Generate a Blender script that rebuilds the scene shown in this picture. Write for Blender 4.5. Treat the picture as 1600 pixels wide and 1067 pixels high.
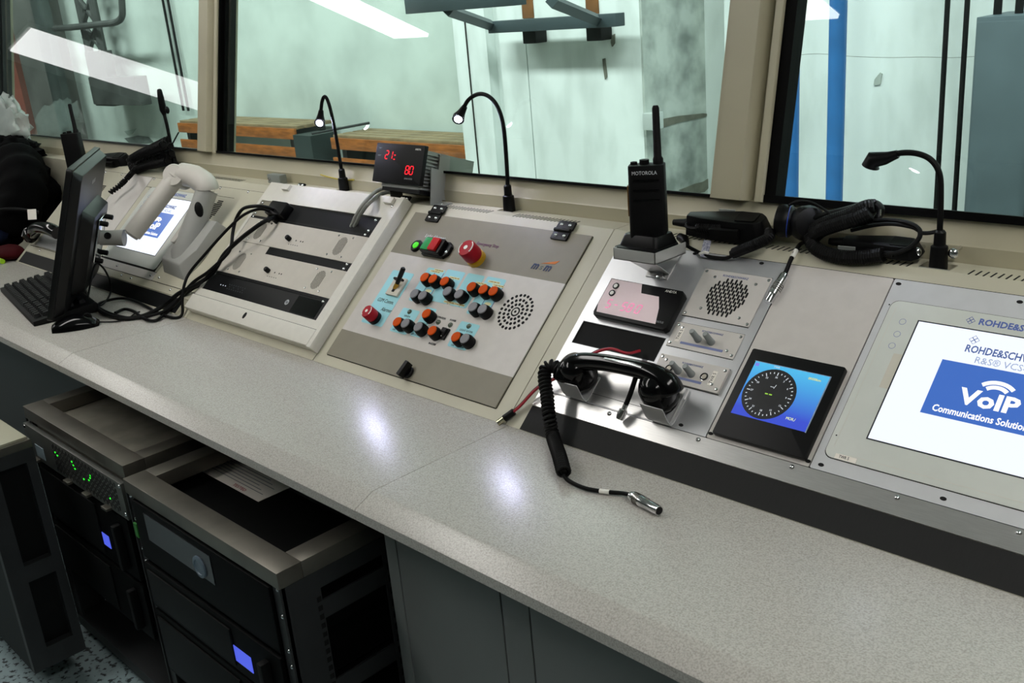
import bpy, bmesh, math, random
from mathutils import Vector, Matrix
random.seed(7)
for _o in list(bpy.data.objects): bpy.data.objects.remove(_o)
SC = bpy.context.scene
COL = SC.collection
# ------------------------------------------------------------------ camera
FPX, YAW, PITCH, ROLL = 1555.617, -0.81475819, 0.33260871, -0.08849102
CAM = Vector((0, 0, 1.43))
_cy, _sy, _cp, _sp = math.cos(YAW), math.sin(YAW), math.cos(PITCH), math.sin(PITCH)
FWD = Vector((_sy*_cp, _cy*_cp, -_sp)); _r = Vector((_cy, -_sy, 0)); _u = _r.cross(FWD)
RGT = _r*math.cos(ROLL) + _u*math.sin(ROLL); UPV = _u*math.cos(ROLL) - _r*math.sin(ROLL)
cd = bpy.data.cameras.new('camera'); cam = bpy.data.objects.new('camera', cd); COL.objects.link(cam)
cam.matrix_world = Matrix(((RGT.x, UPV.x, -FWD.x, CAM.x), (RGT.y, UPV.y, -FWD.y, CAM.y), (RGT.z, UPV.z, -FWD.z, CAM.z), (0, 0, 0, 1)))
cd.sensor_fit = 'HORIZONTAL'; cd.sensor_width = 36; cd.lens = FPX/1600*36; cd.clip_start = .02; cd.clip_end = 200
SC.camera = cam
# ------------------------------------------------------------------ world, exposure
w = bpy.data.worlds.new('world'); SC.world = w; w.use_nodes = True
w.node_tree.nodes['Background'].inputs[0].default_value = (.55, .62, .6, 1)
w.node_tree.nodes['Background'].inputs[1].default_value = .02
SC.view_settings.view_transform = 'Standard'; SC.view_settings.look = 'None'
SC.view_settings.gamma = 1; SC.view_settings.use_curve_mapping = False
SC.view_settings.exposure = 0.0
ROOM_LAMP, HALL_LAMP = 10.2, 220.0
def area_light(name, loc, size, sizey, power, color, rot=(0, 0, 0)):
    l = bpy.data.lights.new(name, 'AREA'); l.shape = 'RECTANGLE'; l.size = size; l.size_y = sizey
    l.energy = power; l.color = color
    o = bpy.data.objects.new(name, l); COL.objects.link(o); o.location = loc; o.rotation_euler = rot
    return o
HLC = (.92, 1.0, .975)
for hx in (-13, -9, -5, -1, 3):            # high-bay lamps of the hall, above what the windows show
    area_light('hall_lamp', (hx, 2.1, 4.5), 2.4, .4, HALL_LAMP, HLC, (0.75, 0, 0))
# ------------------------------------------------------------------ pixel rays on real planes
ZD = .75; YJ = 1.0404; PHI = math.radians(41); ZL = 1.0195
SV = Vector((0, math.cos(PHI), math.sin(PHI))); SN = Vector((0, -math.sin(PHI), math.cos(PHI))); SP = Vector((0, YJ, ZD))
MS = Matrix(((1, 0, 0, 0), (0, SV.y, SN.y, YJ), (0, SV.z, SN.z, ZD), (0, 0, 0, 1)))   # console slope: (x, up the slope, proud)
def ray(px, py):
    return FWD + RGT*((px-800)/FPX) - UPV*((py-533.5)/FPX)
def pz(px, py, z=ZD):
    d = ray(px, py); return CAM + d*((z-CAM.z)/d.z)
def pY(px, py, y):
    d = ray(px, py); return CAM + d*((y-CAM.y)/d.y)
def pX(px, py, x):
    d = ray(px, py); return CAM + d*(x/d.x)
def ps(px, py, n=0.0):
    d = ray(px, py); return CAM + d*(((SP + SN*n - CAM).dot(SN))/d.dot(SN))
def sl(x, v, n=0.0): return MS @ Vector((x, v, n))
def T(x, y, z): return Matrix.Translation((x, y, z))
def RZ(a): return Matrix.Rotation(a, 4, 'Z')
def RX(a): return Matrix.Rotation(a, 4, 'X')
def RY(a): return Matrix.Rotation(a, 4, 'Y')
# window plane
TH = math.radians(12.2)
MW = Matrix(((1, 0, 0, 0), (0, math.sin(TH), -math.cos(TH), 1.405), (0, math.cos(TH), math.sin(TH), 1.08), (0, 0, 0, 1)))  # (x, up glass, into room)
# ------------------------------------------------------------------ materials
def lin(h):
    h = h.lstrip('#'); c = [int(h[i:i+2], 16)/255 for i in (0, 2, 4)]
    return tuple((x/12.92 if x <= .04045 else ((x+.055)/1.055)**2.4) for x in c)
MATS = {}
def mat(name, color, rough=.5, metal=0, noise=0, nscale=60, bump=0, bscale=None, emit=None, es=1, spec=.5, stretch=None, color2=None, detail=3, coat=0, thr=None):
    if name in MATS: return MATS[name]
    m = bpy.data.materials.new(name); m.use_nodes = True; nt = m.node_tree; b = nt.nodes['Principled BSDF']
    c = lin(color) if isinstance(color, str) else color
    b.inputs['Base Color'].default_value = (*c, 1); b.inputs['Roughness'].default_value = rough; b.inputs['Metallic'].default_value = metal
    b.inputs['Specular IOR Level'].default_value = spec
    if coat: b.inputs['Coat Weight'].default_value = coat; b.inputs['Coat Roughness'].default_value = .08
    if emit is not None:
        e = lin(emit) if isinstance(emit, str) else emit
        b.inputs['Emission Color'].default_value = (*e, 1); b.inputs['Emission Strength'].default_value = es
    if noise or bump:
        tc = nt.nodes.new('ShaderNodeTexCoord'); mp = nt.nodes.new('ShaderNodeMapping')
        nt.links.new(tc.outputs['Object'], mp.inputs[0])
        if stretch: mp.inputs['Scale'].default_value = stretch
        n = nt.nodes.new('ShaderNodeTexNoise'); n.inputs['Scale'].default_value = nscale; n.inputs['Detail'].default_value = detail
        nt.links.new(mp.outputs[0], n.inputs['Vector'])
        if noise:
            r = nt.nodes.new('ShaderNodeValToRGB')
            c2 = (lin(color2) if isinstance(color2, str) else color2) if color2 else tuple(max(0, x*(1-noise)) for x in c)
            lo, hi = thr if thr else (.35, .65)
            r.color_ramp.elements[0].position = lo; r.color_ramp.elements[1].position = hi
            r.color_ramp.elements[0].color = (*c2, 1); r.color_ramp.elements[1].color = (*c, 1)
            nt.links.new(n.outputs['Fac'], r.inputs[0]); nt.links.new(r.outputs[0], b.inputs['Base Color'])
        if bump:
            bp = nt.nodes.new('ShaderNodeBump'); bp.inputs['Strength'].default_value = bump; bp.inputs['Distance'].default_value = .002
            nt.links.new(n.outputs['Fac'], bp.inputs['Height']); nt.links.new(bp.outputs[0], b.inputs['Normal'])
    MATS[name] = m; return m
def glow(name, color, s, rough=.6): return mat(name, (0.0, 0.0, 0.0), rough, emit=color, es=s)
def glass_mat(name, tint=(.87, .925, .91), refl=1.0):
    m = bpy.data.materials.new(name); m.use_nodes = True; nt = m.node_tree
    for n in list(nt.nodes): nt.nodes.remove(n)
    out = nt.nodes.new('ShaderNodeOutputMaterial'); mx = nt.nodes.new('ShaderNodeMixShader')
    tr = nt.nodes.new('ShaderNodeBsdfTransparent'); gl = nt.nodes.new('ShaderNodeBsdfGlossy'); fr = nt.nodes.new('ShaderNodeFresnel')
    tr.inputs[0].default_value = (*tint, 1); gl.inputs['Roughness'].default_value = 0.0; gl.inputs['Color'].default_value = (refl, refl, refl, 1)
    ge = nt.nodes.new('ShaderNodeNewGeometry'); mi = nt.nodes.new('ShaderNodeMix'); mi.data_type = 'FLOAT'
    mi.inputs[2].default_value = 1.5; mi.inputs[3].default_value = 1/1.5          # same reflectance on both faces of the sheet
    nt.links.new(ge.outputs['Backfacing'], mi.inputs[0]); nt.links.new(mi.outputs[0], fr.inputs['IOR'])
    nt.links.new(fr.outputs[0], mx.inputs[0]); nt.links.new(tr.outputs[0], mx.inputs[1]); nt.links.new(gl.outputs[0], mx.inputs[2])
    nt.links.new(mx.outputs[0], out.inputs[0]); MATS[name] = m; return m
CREAM = mat('cream_paint', '#c3bfaa', .45, noise=.08, nscale=9, bump=.08)
FRAME = mat('frame_paint', '#b6b096', .4, noise=.10, nscale=5)
DESK = mat('speckled_laminate', '#bdbab3', .23, noise=1, nscale=420, color2='#a19d96', detail=2, spec=.36, thr=(.30, .62))
GREYP = mat('warm_grey_paint', '#837d6c', .5, noise=.05, nscale=30)
LIGHTP = mat('light_grey_plate', '#cdc8c2', .42, noise=.05, nscale=40)
WHITEP = mat('off_white_powder_coat', '#d9d6cb', .4, noise=.04, nscale=60)
ALU = mat('brushed_aluminium', '#c9c8c6', .28, metal=.75, noise=.10, nscale=40, stretch=(1, 25, 25), bump=.03)
ALUS = mat('satin_aluminium', '#bfc0c2', .34, metal=.6, noise=.05, nscale=30)
BLK = mat('black_plastic', '#050506', .45, spec=.22)
BLKG = mat('gloss_black', '#040405', .12, spec=.35)
BLKM = mat('matt_black_metal', '#090a0a', .6, noise=.2, nscale=30, spec=.2)
RUB = mat('black_rubber', '#040404', .55, spec=.2)
DARK = mat('dark_gap', '#15150f', .8)
HOLE = mat('hole_black', '#020202', .9)
CHROME = mat('chrome', '#d8d8da', .15, metal=1)
STEEL = mat('brushed_steel', '#77736a', .38, metal=.7, noise=.25, nscale=14, bump=.04)
STEELD = mat('dark_steel', '#37393a', .55, metal=.4, noise=.2, nscale=10)
GREYPL = mat('light_grey_plastic', '#cfcac2', .45)
GREYM = mat('mid_grey_plastic', '#a7a7a2', .45)
TILEB = mat('pale_blue_label', '#a3dde6', .6, spec=.2)
ORANGE = mat('orange_cap', '#cf4e00', .55, spec=.1)
GREYC = mat('grey_cap', '#77767a', .45)
RED = mat('red_plastic', '#a80d22', .4, spec=.25)
WHITE = mat('white_print', '#f0eee6', .5)
PAPER = mat('paper_label', '#f2ece2', .6)
YEL = mat('yellow_plastic', '#c79a18', .45)
GREEN = mat('green_plastic', '#189448', .5, spec=.2)
INK = mat('dark_ink', '#22262c', .6)
NAVY = mat('navy_ink', '#4a5a94', .6)
REDW = mat('red_cable', '#a8142a', .45)
# ------------------------------------------------------------------ mesh building
def cr(pts, n=8, closed=False):
    P = [Vector(p) for p in pts]; out = []; L = len(P)
    for i in range(L if closed else L-1):
        a, b = P[i], P[(i+1) % L]
        p0 = P[(i-1) % L] if (closed or i > 0) else a*2-b
        p3 = P[(i+2) % L] if (closed or i+2 < L) else b*2-a
        for k in range(n):
            t = k/n
            out.append(.5*((2*a) + (b-p0)*t + (2*p0-5*a+4*b-p3)*t*t + (3*a-p0-3*b+p3)*t**3))
    if not closed: out.append(P[-1])
    return out
def rrect(x0, x1, y0, y1, r=.004, s=4):
    o = []
    for cx, cy, a0 in ((x1-r, y1-r, 0), (x0+r, y1-r, 90), (x0+r, y0+r, 180), (x1-r, y0+r, 270)):
        for k in range(s+1):
            a = math.radians(a0+90*k/s); o.append((cx+r*math.cos(a), cy+r*math.sin(a)))
    return o
def ngon(n, r=1, a0=0, rx=None, cx=0, cy=0):
    return [(cx+(rx or r)*math.cos(a0+2*math.pi*k/n), cy+r*math.sin(a0+2*math.pi*k/n)) for k in range(n)]
class MB:
    def __init__(s): s.v = []; s.f = []
    def add(s, vs, fs, M=None):
        o = len(s.v); s.v += [(M @ Vector(p)) if M else Vector(p) for p in vs]; s.f += [tuple(i+o for i in q) for q in fs]; return s
    def box(s, x0, x1, y0, y1, z0, z1, M=None):
        return s.add([(x0, y0, z0), (x1, y0, z0), (x1, y1, z0), (x0, y1, z0), (x0, y0, z1), (x1, y0, z1), (x1, y1, z1), (x0, y1, z1)],
                     [(0, 3, 2, 1), (4, 5, 6, 7), (0, 1, 5, 4), (1, 2, 6, 5), (2, 3, 7, 6), (3, 0, 4, 7)], M)
    def cbox(s, c, sx, sy, sz, M=None):
        return s.box(c[0]-sx/2, c[0]+sx/2, c[1]-sy/2, c[1]+sy/2, c[2]-sz/2, c[2]+sz/2, M)
    def prism(s, poly, z0, z1, M=None, top=None):
        n = len(poly); tp = top or poly
        return s.add([(x, y, z0) for x, y in poly]+[(x, y, z1) for x, y in tp],
                     [tuple(range(n-1, -1, -1)), tuple(range(n, 2*n))]+[(i, (i+1) % n, n+(i+1) % n, n+i) for i in range(n)], M)
    def lathe(s, prof, M=None, seg=20):
        vs = []; fs = []; n = len(prof)
        for k in range(seg):
            a = 2*math.pi*k/seg
            vs += [(r*math.cos(a), r*math.sin(a), z) for r, z in prof]
        for k in range(seg):
            k2 = (k+1) % seg
            fs += [(k*n+i, k2*n+i, k2*n+i+1, k*n+i+1) for i in range(n-1)]
        if prof[0][0] > 1e-6: fs.append(tuple(k*n for k in range(seg-1, -1, -1)))
        if prof[-1][0] > 1e-6: fs.append(tuple(k*n+n-1 for k in range(seg)))
        return s.add(vs, fs, M)
    def tube(s, pts, r, seg=8, closed=False, flat=None):
        P = [Vector(p) for p in pts]; n = len(P); R = r if isinstance(r, (list, tuple)) else [r]*n
        t0 = (P[1]-P[0]).normalized(); a = Vector((0, 0, 1)) if abs(t0.z) < .9 else Vector((1, 0, 0))
        nrm = (a - t0*a.dot(t0)).normalized(); vs = []; fs = []
        for i in range(n):
            if closed: t = P[(i+1) % n]-P[i-1]
            else: t = P[min(i+1, n-1)]-P[max(i-1, 0)]
            t = t.normalized() if t.length > 1e-9 else t0
            nrm = nrm - t*nrm.dot(t); nrm = nrm.normalized() if nrm.length > 1e-6 else t.orthogonal().normalized()
            bi = t.cross(nrm)
            for k in range(seg):
                an = 2*math.pi*k/seg
                vs.append(P[i] + (nrm*math.cos(an)*(flat or 1) + bi*math.sin(an))*R[i])
        for i in range(n if closed else n-1):
            j = (i+1) % n
            fs += [(i*seg+k, i*seg+(k+1) % seg, j*seg+(k+1) % seg, j*seg+k) for k in range(seg)]
        if not closed: fs += [tuple(range(seg-1, -1, -1)), tuple((n-1)*seg+k for k in range(seg))]
        return s.add(vs, fs)
    def cyl(s, p0, p1, r, r1=None, seg=14): return s.tube([p0, p1], [r, r if r1 is None else r1], seg)
    def ball(s, c, r, sx=1, sy=1, sz=1, seg=16, M=None):
        n = seg//2; prof = [(r*math.sin(math.pi*i/n), -r*math.cos(math.pi*i/n)) for i in range(n+1)]
        q = MB().lathe(prof, Matrix.Translation(c) @ Matrix.Diagonal((sx, sy, sz, 1)), seg)
        return s.add(q.v, q.f, M)
    def coil(s, path, R, r, turns, seg=6, per=10):
        P = [Vector(p) for p in path]; n = len(P)
        L = [0]
        for i in range(n-1): L.append(L[-1]+(P[i+1]-P[i]).length)
        N = int(turns*per); t0 = (P[1]-P[0]).normalized(); a = Vector((0, 0, 1)) if abs(t0.z) < .9 else Vector((1, 0, 0)); nrm = a; out = []; j = 0
        for k in range(N+1):
            d = L[-1]*k/N
            while j < n-2 and L[j+1] < d: j += 1
            q = (d-L[j])/max(1e-9, L[j+1]-L[j]); p = P[j].lerp(P[j+1], q); t = (P[min(j+2, n-1)]-P[max(j-1, 0)]).normalized()
            nrm = nrm - t*nrm.dot(t); nrm.normalize(); bi = t.cross(nrm); an = 2*math.pi*k/per
            out.append(p + (nrm*math.cos(an)+bi*math.sin(an))*R)
        return s.tube(out, r, seg)
    def mesh(s, name, m, bevel=0, smooth=35, M0=None):
        me = bpy.data.meshes.new(name)
        vs = s.v
        if M0 is not None:
            inv = M0.inverted(); vs = [inv @ p for p in vs]
        me.from_pydata([tuple(p) for p in vs], [], s.f)
        bm = bmesh.new(); bm.from_mesh(me); bmesh.ops.recalc_face_normals(bm, faces=bm.faces)
        if bevel:
            ed = [e for e in bm.edges if len(e.link_faces) == 2 and e.calc_face_angle(0) > .5]
            bmesh.ops.bevel(bm, geom=ed, offset=bevel, segments=2, affect='EDGES', profile=.6, clamp_overlap=True)
        bm.to_mesh(me); bm.free()
        for p in me.polygons: p.use_smooth = True
        me.set_sharp_from_angle(angle=math.radians(smooth))
        if m: me.materials.append(m)
        return me
WM = {}
def link(name, data, M, parent=None):
    o = bpy.data.objects.new(name, data); COL.objects.link(o); WM[o] = M.copy()
    if parent is not None:
        o.parent = parent; o.matrix_basis = WM[parent].inverted() @ M
    else: o.matrix_basis = M
    return o
def props(o, label=None, cat=None, group=None, kind=None):
    if label: o['label'] = label
    if cat: o['category'] = cat
    if group: o['group'] = group
    if kind: o['kind'] = kind
    return o
def thing(name, loc, label, cat, group=None):
    return props(link(name, None, Matrix.Translation(loc)), label, cat, group)
def part(name, mb, m, parent=None, bevel=0, label=None, smooth=35, M=None, kind=None):
    """world-space geometry in mb; origin at its centre of bounds"""
    xs = mb.v
    if M is None:
        lo = Vector((min(p.x for p in xs), min(p.y for p in xs), min(p.z for p in xs))); hi = Vector((max(p.x for p in xs), max(p.y for p in xs), max(p.z for p in xs)))
        M = Matrix.Translation(((lo.x+hi.x)/2, (lo.y+hi.y)/2, lo.z))
    o = link(name, mb.mesh(name, m, bevel, smooth, M), M, parent)
    return props(o, label, kind=kind)
def inst(name, me, M, parent=None): return link(name, me, M, parent)
def struct(name, mb, m, **k): return props(part(name, mb, m, **k), kind='structure')
def solo(name, mb, m, label, cat, group=None, bevel=0, **k): return props(part(name, mb, m, bevel=bevel, **k), label, cat, group)
def text(s, size, M, m, parent, name='lettering', ax='CENTER', ay='CENTER', wide=None, bold=0, shear=0, ext=.0002, space=1):
    c = bpy.data.curves.new('t', 'FONT'); c.body = s; c.size = size; c.align_x = ax; c.align_y = ay; c.extrude = ext; c.resolution_u = 2
    c.shear = shear; c.offset = bold; c.space_character = space
    o = bpy.data.objects.new('t', c); me = bpy.data.meshes.new_from_object(o); bpy.data.objects.remove(o)
    if wide:
        xs = [v.co.x for v in me.vertices]
        if xs:
            k = wide/(max(xs)-min(xs))
            for v in me.vertices: v.co.x *= k
    me.materials.clear(); me.materials.append(m); me.name = name
    return link(name, me, M, parent)
def at(x, v, n=0.0, rot=0.0): return MS @ T(x, v, n) @ RZ(rot)
# shared small hardware
SCREW = MB().lathe([(0, .0028), (.0016, .0026), (.0032, .0016), (.0040, 0)], None, 12).mesh('screw', CHROME)
SCREWS = MB().lathe([(0, .0012), (.002, .001), (.0028, 0)], None, 10).mesh('screw', CHROME)
HOLEM = MB().prism(ngon(10, .0026, rx=.0042), 0, .0004).mesh('screw_hole', HOLE)
def screws(parent, pts, me=None, n=.003, name='screw'):
    for x, v in pts: inst(name, me or SCREW, at(x, v, n), parent)
# ================================================================== ROOM SHELL
XL, XR = -12.6, 2.2
FLOORM = mat('floor_vinyl', '#8fa3a6', .5, noise=1, nscale=70, color2='#1c2526', thr=(.38, .46))
WALLM = mat('room_wall', '#807e78', .7, noise=.05, nscale=3)
struct('floor', MB().box(XL, XR, -3.7, 1.5, -.1, 0), FLOORM)
struct('ceiling', MB().box(XL, XR, -3.7, 1.75, 2.4, 2.5), mat('ceiling_tile', '#c9c9c4', .8, noise=.06, nscale=20))
struct('wall_back', MB().box(XL, XR, -3.8, -3.7, 0, 2.4), WALLM)
struct('wall_left', MB().box(XL-.1, XL, -3.7, 1.5, 0, 2.4), WALLM)
struct('wall_right', MB().box(XR, XR+.1, -3.7, 1.5, 0, 2.4), WALLM)
wf = MB().box(XL, XR, 1.432, 1.50, 0, 1.0)
wf.prism([(1.66, 2.25), (1.80, 2.25), (1.80, 2.42), (1.66, 2.42)], XL, XR, Matrix(((0, 0, 1, 0), (1, 0, 0, 0), (0, 1, 0, 0), (0, 0, 0, 1))))
struct('wall_front', wf, CREAM)
MYZ = Matrix(((0, 0, 1, 0), (1, 0, 0, 0), (0, 1, 0, 0), (0, 0, 0, 1)))   # (y,z) polygon swept along x
struct('trim_1', MB().prism([(1.4005, 1.0), (1.4005, 1.044), (1.403, 1.047), (1.411, 1.079), (1.413, 1.080), (1.418, 1.072), (1.43, 1.0)], XL, XR, MYZ), FRAME)
struct('trim_20', MB().box(XL, -3.425, 1.345, 1.4, 0, 1.0195), CREAM)
# posts (window local: x, s, n) profile in x-n swept along s
MXN = lambda x: MW @ T(x, 0, 0) @ Matrix(((1, 0, 0, 0), (0, 0, 1, 0), (0, 1, 0, 0), (0, 0, 0, 1)))
PROF = [(0, -.06), (.100, -.06), (.100, .004), (.0985, .006), (.086, .006), (.082, -.016), (.071, -.016), (.066, .010), (.062, .014), (.012, .014), (.009, .008), (.0015, .008), (0, .006)]
POSTS = [-11.55, -9.79, -8.03, -6.27, -4.51, -2.745, -.966, .81]
for i, x in enumerate(POSTS):
    struct('trim_%d' % (i+2), MB().prism(PROF, 0.0, 1.25, MXN(x)), FRAME)
GLASS = glass_mat('window_glass')
GASK = mat('black_gasket', '#030303', .6, spec=.08); GASKT = mat('grey_gasket', '#1d2524', .45)
for i in range(len(POSTS)-1):
    a, b = POSTS[i]+.100, POSTS[i+1]; nr = i >= 6
    g = MB()
    bt = .012 if nr else .005
    g.box(a, b, 0.0, bt, -.03, .002, MW); g.box(a, a+(.020 if nr else .005), bt, 1.2, -.03, .0, MW)
    if not nr: g.box(a+.011, a+.016, bt, 1.2, -.045, -.012, MW)
    g.box(b-.004, b, bt, 1.2, -.03, -.004, MW); g.box(a, b, 1.19, 1.22, -.03, .002, MW)
    wn = struct('window_%d' % (i+1), g, GASK if nr or i == 5 else GASKT)
    part('pane', MB().box(a, b, 0.002, 1.2, -.0165, -.0145, MW), GLASS, wn, label='clear greenish window glass')
# fluorescent ceiling fixtures (seen mirrored in the window glass)
DIFF = glow('lamp_diffuser', (1.0, .975, .94), ROOM_LAMP); DIFF2 = glow('panel_diffuser', (1.0, .97, .97), ROOM_LAMP*.27)
HOUS = mat('lamp_housing', '#dcdcd8', .5)
FIX = [('long fluorescent ceiling light mirrored in the middle window', -5.19, -4.86, -.96, 1.1),
       ('long fluorescent ceiling light over the switch panel console', -2.52, -2.19, -1.0, 1.1),
       ('long fluorescent ceiling light at the right end of the room', .12, .45, -.6, 1.25),
       ('wide light panel mirrored in the left window', -11.3, -9.6, -2.55, -.40)]
for lb, x0, x1, y0, y1 in FIX:
    t = thing('ceiling_light', ((x0+x1)/2, (y0+y1)/2, 2.33), lb, 'ceiling light', 'ceiling lights')
    if x1-x0 < 1: fp = [(x0, y0), (x1, y0), (x1, y1), (x0, y1)]
    else: fp = [(-11.19, -3.02), (-9.37, -1.97), (-9.60, -.32), (-11.37, -.75)]
    cx_ = sum(p_[0] for p_ in fp)/4; cy_ = sum(p_[1] for p_ in fp)/4
    part('housing', MB().prism([(cx_+(p_[0]-cx_)*1.03, cy_+(p_[1]-cy_)*1.03) for p_ in fp], 2.355, 2.398), HOUS, t)
    part('diffuser', MB().prism(fp, 2.335, 2.356), DIFF if x1-x0 < 1 else DIFF2, t)
# ================================================================== HALL OUTSIDE
HW = mat('whitewashed_concrete', '#c6d2ca', .8, noise=1, nscale=1.6, color2='#a9b3ac', bump=.3, detail=8, thr=(.3, .62))
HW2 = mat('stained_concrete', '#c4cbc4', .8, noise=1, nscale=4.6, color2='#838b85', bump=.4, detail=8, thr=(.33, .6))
HWP = mat('white_pilaster', '#e2e8e5', .75, noise=1, nscale=3.2, color2='#ccd3cf', detail=8, bump=.2, thr=(.30, .55), stretch=(2, 1, .7))
struct('wall_hall', MB().box(-26, 8, 5.3, 5.5, -.3, 5), HW)
struct('floor_hall', MB().box(-26, 8, 1.82, 5.3, -.3, -.02), mat('hall_floor', '#7f837e', .7, noise=.2, nscale=3))
struct('ceiling_hall', MB().box(-26, 8, 1.82, 5.5, 5, 5.1), HW)
pl = MB().box(-5.18, -4.87, 4.6, 5.3, -.02, 4.9); pl.box(-4.87, -4.75, 4.68, 5.3, -.02, 4.9); pl.box(-4.75, -4.52, 4.6, 5.3, -.02, 4.9); pl.box(-4.52, -4.51, 4.625, 5.3, -.02, 4.9); pl.box(-4.51, -3.62, 4.6, 5.3, -.02, 4.9)
pil = struct('wall_pilaster', pl, HWP)
part('joint', MB().box(-5.056, -5.049, 4.592, 4.6, 0, 4.6), DARK, pil)
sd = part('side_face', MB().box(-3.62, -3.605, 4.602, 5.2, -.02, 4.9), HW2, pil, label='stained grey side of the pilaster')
struct('wall_recess', MB().box(-3.605, -3.30, 5.2, 5.3, -.02, 4.9), HWP)
struct('wall_bay', MB().box(-3.30, 1.5, 4.95, 5.3, -.02, 4.9), HWP)
# wall stains and one painted shadow stroke, with shapes of their own
STN_SHADE = mat('damp_stain_and_shade', '#77776a', .9, noise=.4, nscale=12)
def blob(name, pts, Y, m, th=.006):
    P = [pY(x, y, Y) for x, y in pts]; q = MB(); n = len(P)
    vs = [(p.x, Y-th, p.z) for p in P]+[(p.x, Y+.002, p.z) for p in P]
    q.add(vs, [tuple(range(n)), tuple(range(2*n-1, n-1, -1))]+[(i, (i+1) % n, n+(i+1) % n, n+i) for i in range(n)])
    return part(name, q, m, pil)
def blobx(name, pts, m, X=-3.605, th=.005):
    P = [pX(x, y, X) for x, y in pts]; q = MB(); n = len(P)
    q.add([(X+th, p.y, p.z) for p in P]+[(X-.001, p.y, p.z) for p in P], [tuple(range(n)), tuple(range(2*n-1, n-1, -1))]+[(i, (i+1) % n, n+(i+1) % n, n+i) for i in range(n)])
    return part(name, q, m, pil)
blobx('stain_and_shade', [(1060, 297), (1075, 291), (1085, 287), (1098, 284), (1106, 279), (1112, 281), (1110, 290), (1100, 300), (1085, 303), (1068, 300)], STN_SHADE)
blobx('stain_and_shade', [(1034, 186), (1060, 181), (1098, 177), (1109, 178), (1100, 183), (1062, 191), (1036, 199)], STN_SHADE)  # shadow stroke under a ledge, painted on as a dark shape
blob('flaked_paint', [(957, 55), (961, 53), (961, 68), (957, 73), (955, 66)], 4.598, STN_SHADE)
blob('flaked_paint', [(942, 92), (946, 91), (949, 120), (946, 124), (943, 105)], 4.598, STN_SHADE)
blob('flaked_paint', [(1376, 113), (1379, 115), (1376, 132), (1366, 133), (1367, 124)], 4.949, mat('bare_patch', '#a5aca4', .9))
blob('patch', [(195, 205), (213, 201), (207, 209), (200, 211)], 5.298, mat('grey_patch', '#93a299', .9))
blob('stain_and_shade', [(195, 216), (215, 212), (232, 214), (240, 222), (205, 226)], 5.297, mat('dark_stain', '#56605b', .9, noise=.5, nscale=9))
part('crack', MB().tube(cr([pY(x, y, 4.95) for x, y in ((1246, 86), (1280, 84), (1330, 88), (1390, 90), (1440, 89), (1490, 90), (1525, 88))], 4), .0010, 4), STN_SHADE, pil)
# hall pipes
BLUE = mat('blue_pipe_paint', '#2f6fb0', .4, noise=.25, nscale=6)
def pipe(x, y, r, m, label, name='pipe', cat='pipe', z0=0, z1=4.9, group=None):
    return solo(name, MB().cyl((x, y, z0), (x, y, z1), r, seg=18), m, label, cat, group)
p = pY(1308, 100, 4.62); pipe(p.x, 4.62, .042, BLUE, 'thick bright blue vertical pipe in the right window')
p = pY(1238, 150, 4.62); pipe(p.x, 4.62, .036, BLUE, 'blue vertical pipe close to the black window edge')
for px, lb in ((1477.5, 'left one of two thin black pipes on the white hall wall'), (1508, 'right one of two thin black pipes on the white hall wall')):
    p = pY(px, 60, 4.8); pipe(p.x, 4.8, .012, BLKM, lb, 'conduit', 'conduit')
for px, lb in ((258, 'left cable of a hanging pair in the left window'), (266, 'right cable of a hanging pair in the left window')):
    p = pY(px, 20, 5.26); pipe(p.x, 5.26, .014, BLKM, lb, 'hanging_cable', 'cable', .55)
# grey wall cabinet
cb = thing('wall_cabinet', (-1.62, 4.8, 0), 'grey steel cabinet on the hall wall at the right edge', 'cabinet')
GCAB = mat('cabinet_grey_blue', '#526066', .5, noise=.2, nscale=4)
a = pY(1526, 27, 4.6); b = pY(1600, 27, 4.6)
part('body', MB().box(a.x, a.x+.30, 4.6, 4.95, .05, a.z), GCAB, cb, .004); part('door', MB().box(a.x+.012, a.x+.265, 4.588, 4.6, .07, a.z-.02), GCAB, cb, .003)
part('side_post', MB().box(a.x+.268, a.x+.30, 4.57, 4.6, .05, a.z+.01), STEELD, cb)
for dx in (.03, .12, .2): part('cable', MB().cyl((a.x+dx, 4.75, a.z), (a.x+dx, 4.75, 3.6), .018, seg=10), BLKM, cb)
# benches with wooden slats
WOOD = mat('orange_varnished_wood', '#a8632c', .45, noise=.45, nscale=8, stretch=(1, 6, 6)); BENF = mat('bench_dark_frame', '#2b3233', .5)
def bench(x0, x1, y, z, label):
    t = thing('slatted_bench', ((x0+x1)/2, y, 0), label, 'bench', 'hall benches')
    for k in range(4): part('seat_slat', MB().box(x0, x1, y+.02+k*.1, y+.10+k*.1, z-.03, z), mat('weathered_slat', '#8f7c5c', .6, noise=.3, nscale=10), t, .004)
    part('front_slat', MB().box(x0, x1, y-.012, y+.012, z-.115, z-.02), WOOD, t, .004); part('front_slat', MB().box(x0, x1, y-.012, y+.012, z-.27, z-.185), WOOD, t, .004)
    for xx in (x0+.12, x1-.12): part('leg', MB().box(xx-.03, xx+.03, y+.03, y+.38, 0, z-.03), BENF, t)
bq = pY(517, 211, 4.85); bench(bq.x, -5.24, 4.85, bq.z, 'orange slatted bench behind the lit gooseneck lamps')
bq2 = pY(460, 203, 4.85); c0_ = pY(478, 215, 4.82); bench(bq2.x-2.15, c0_.x-.20, 4.85, bq2.z+.03, 'orange slatted bench beside the left window post')
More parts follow.
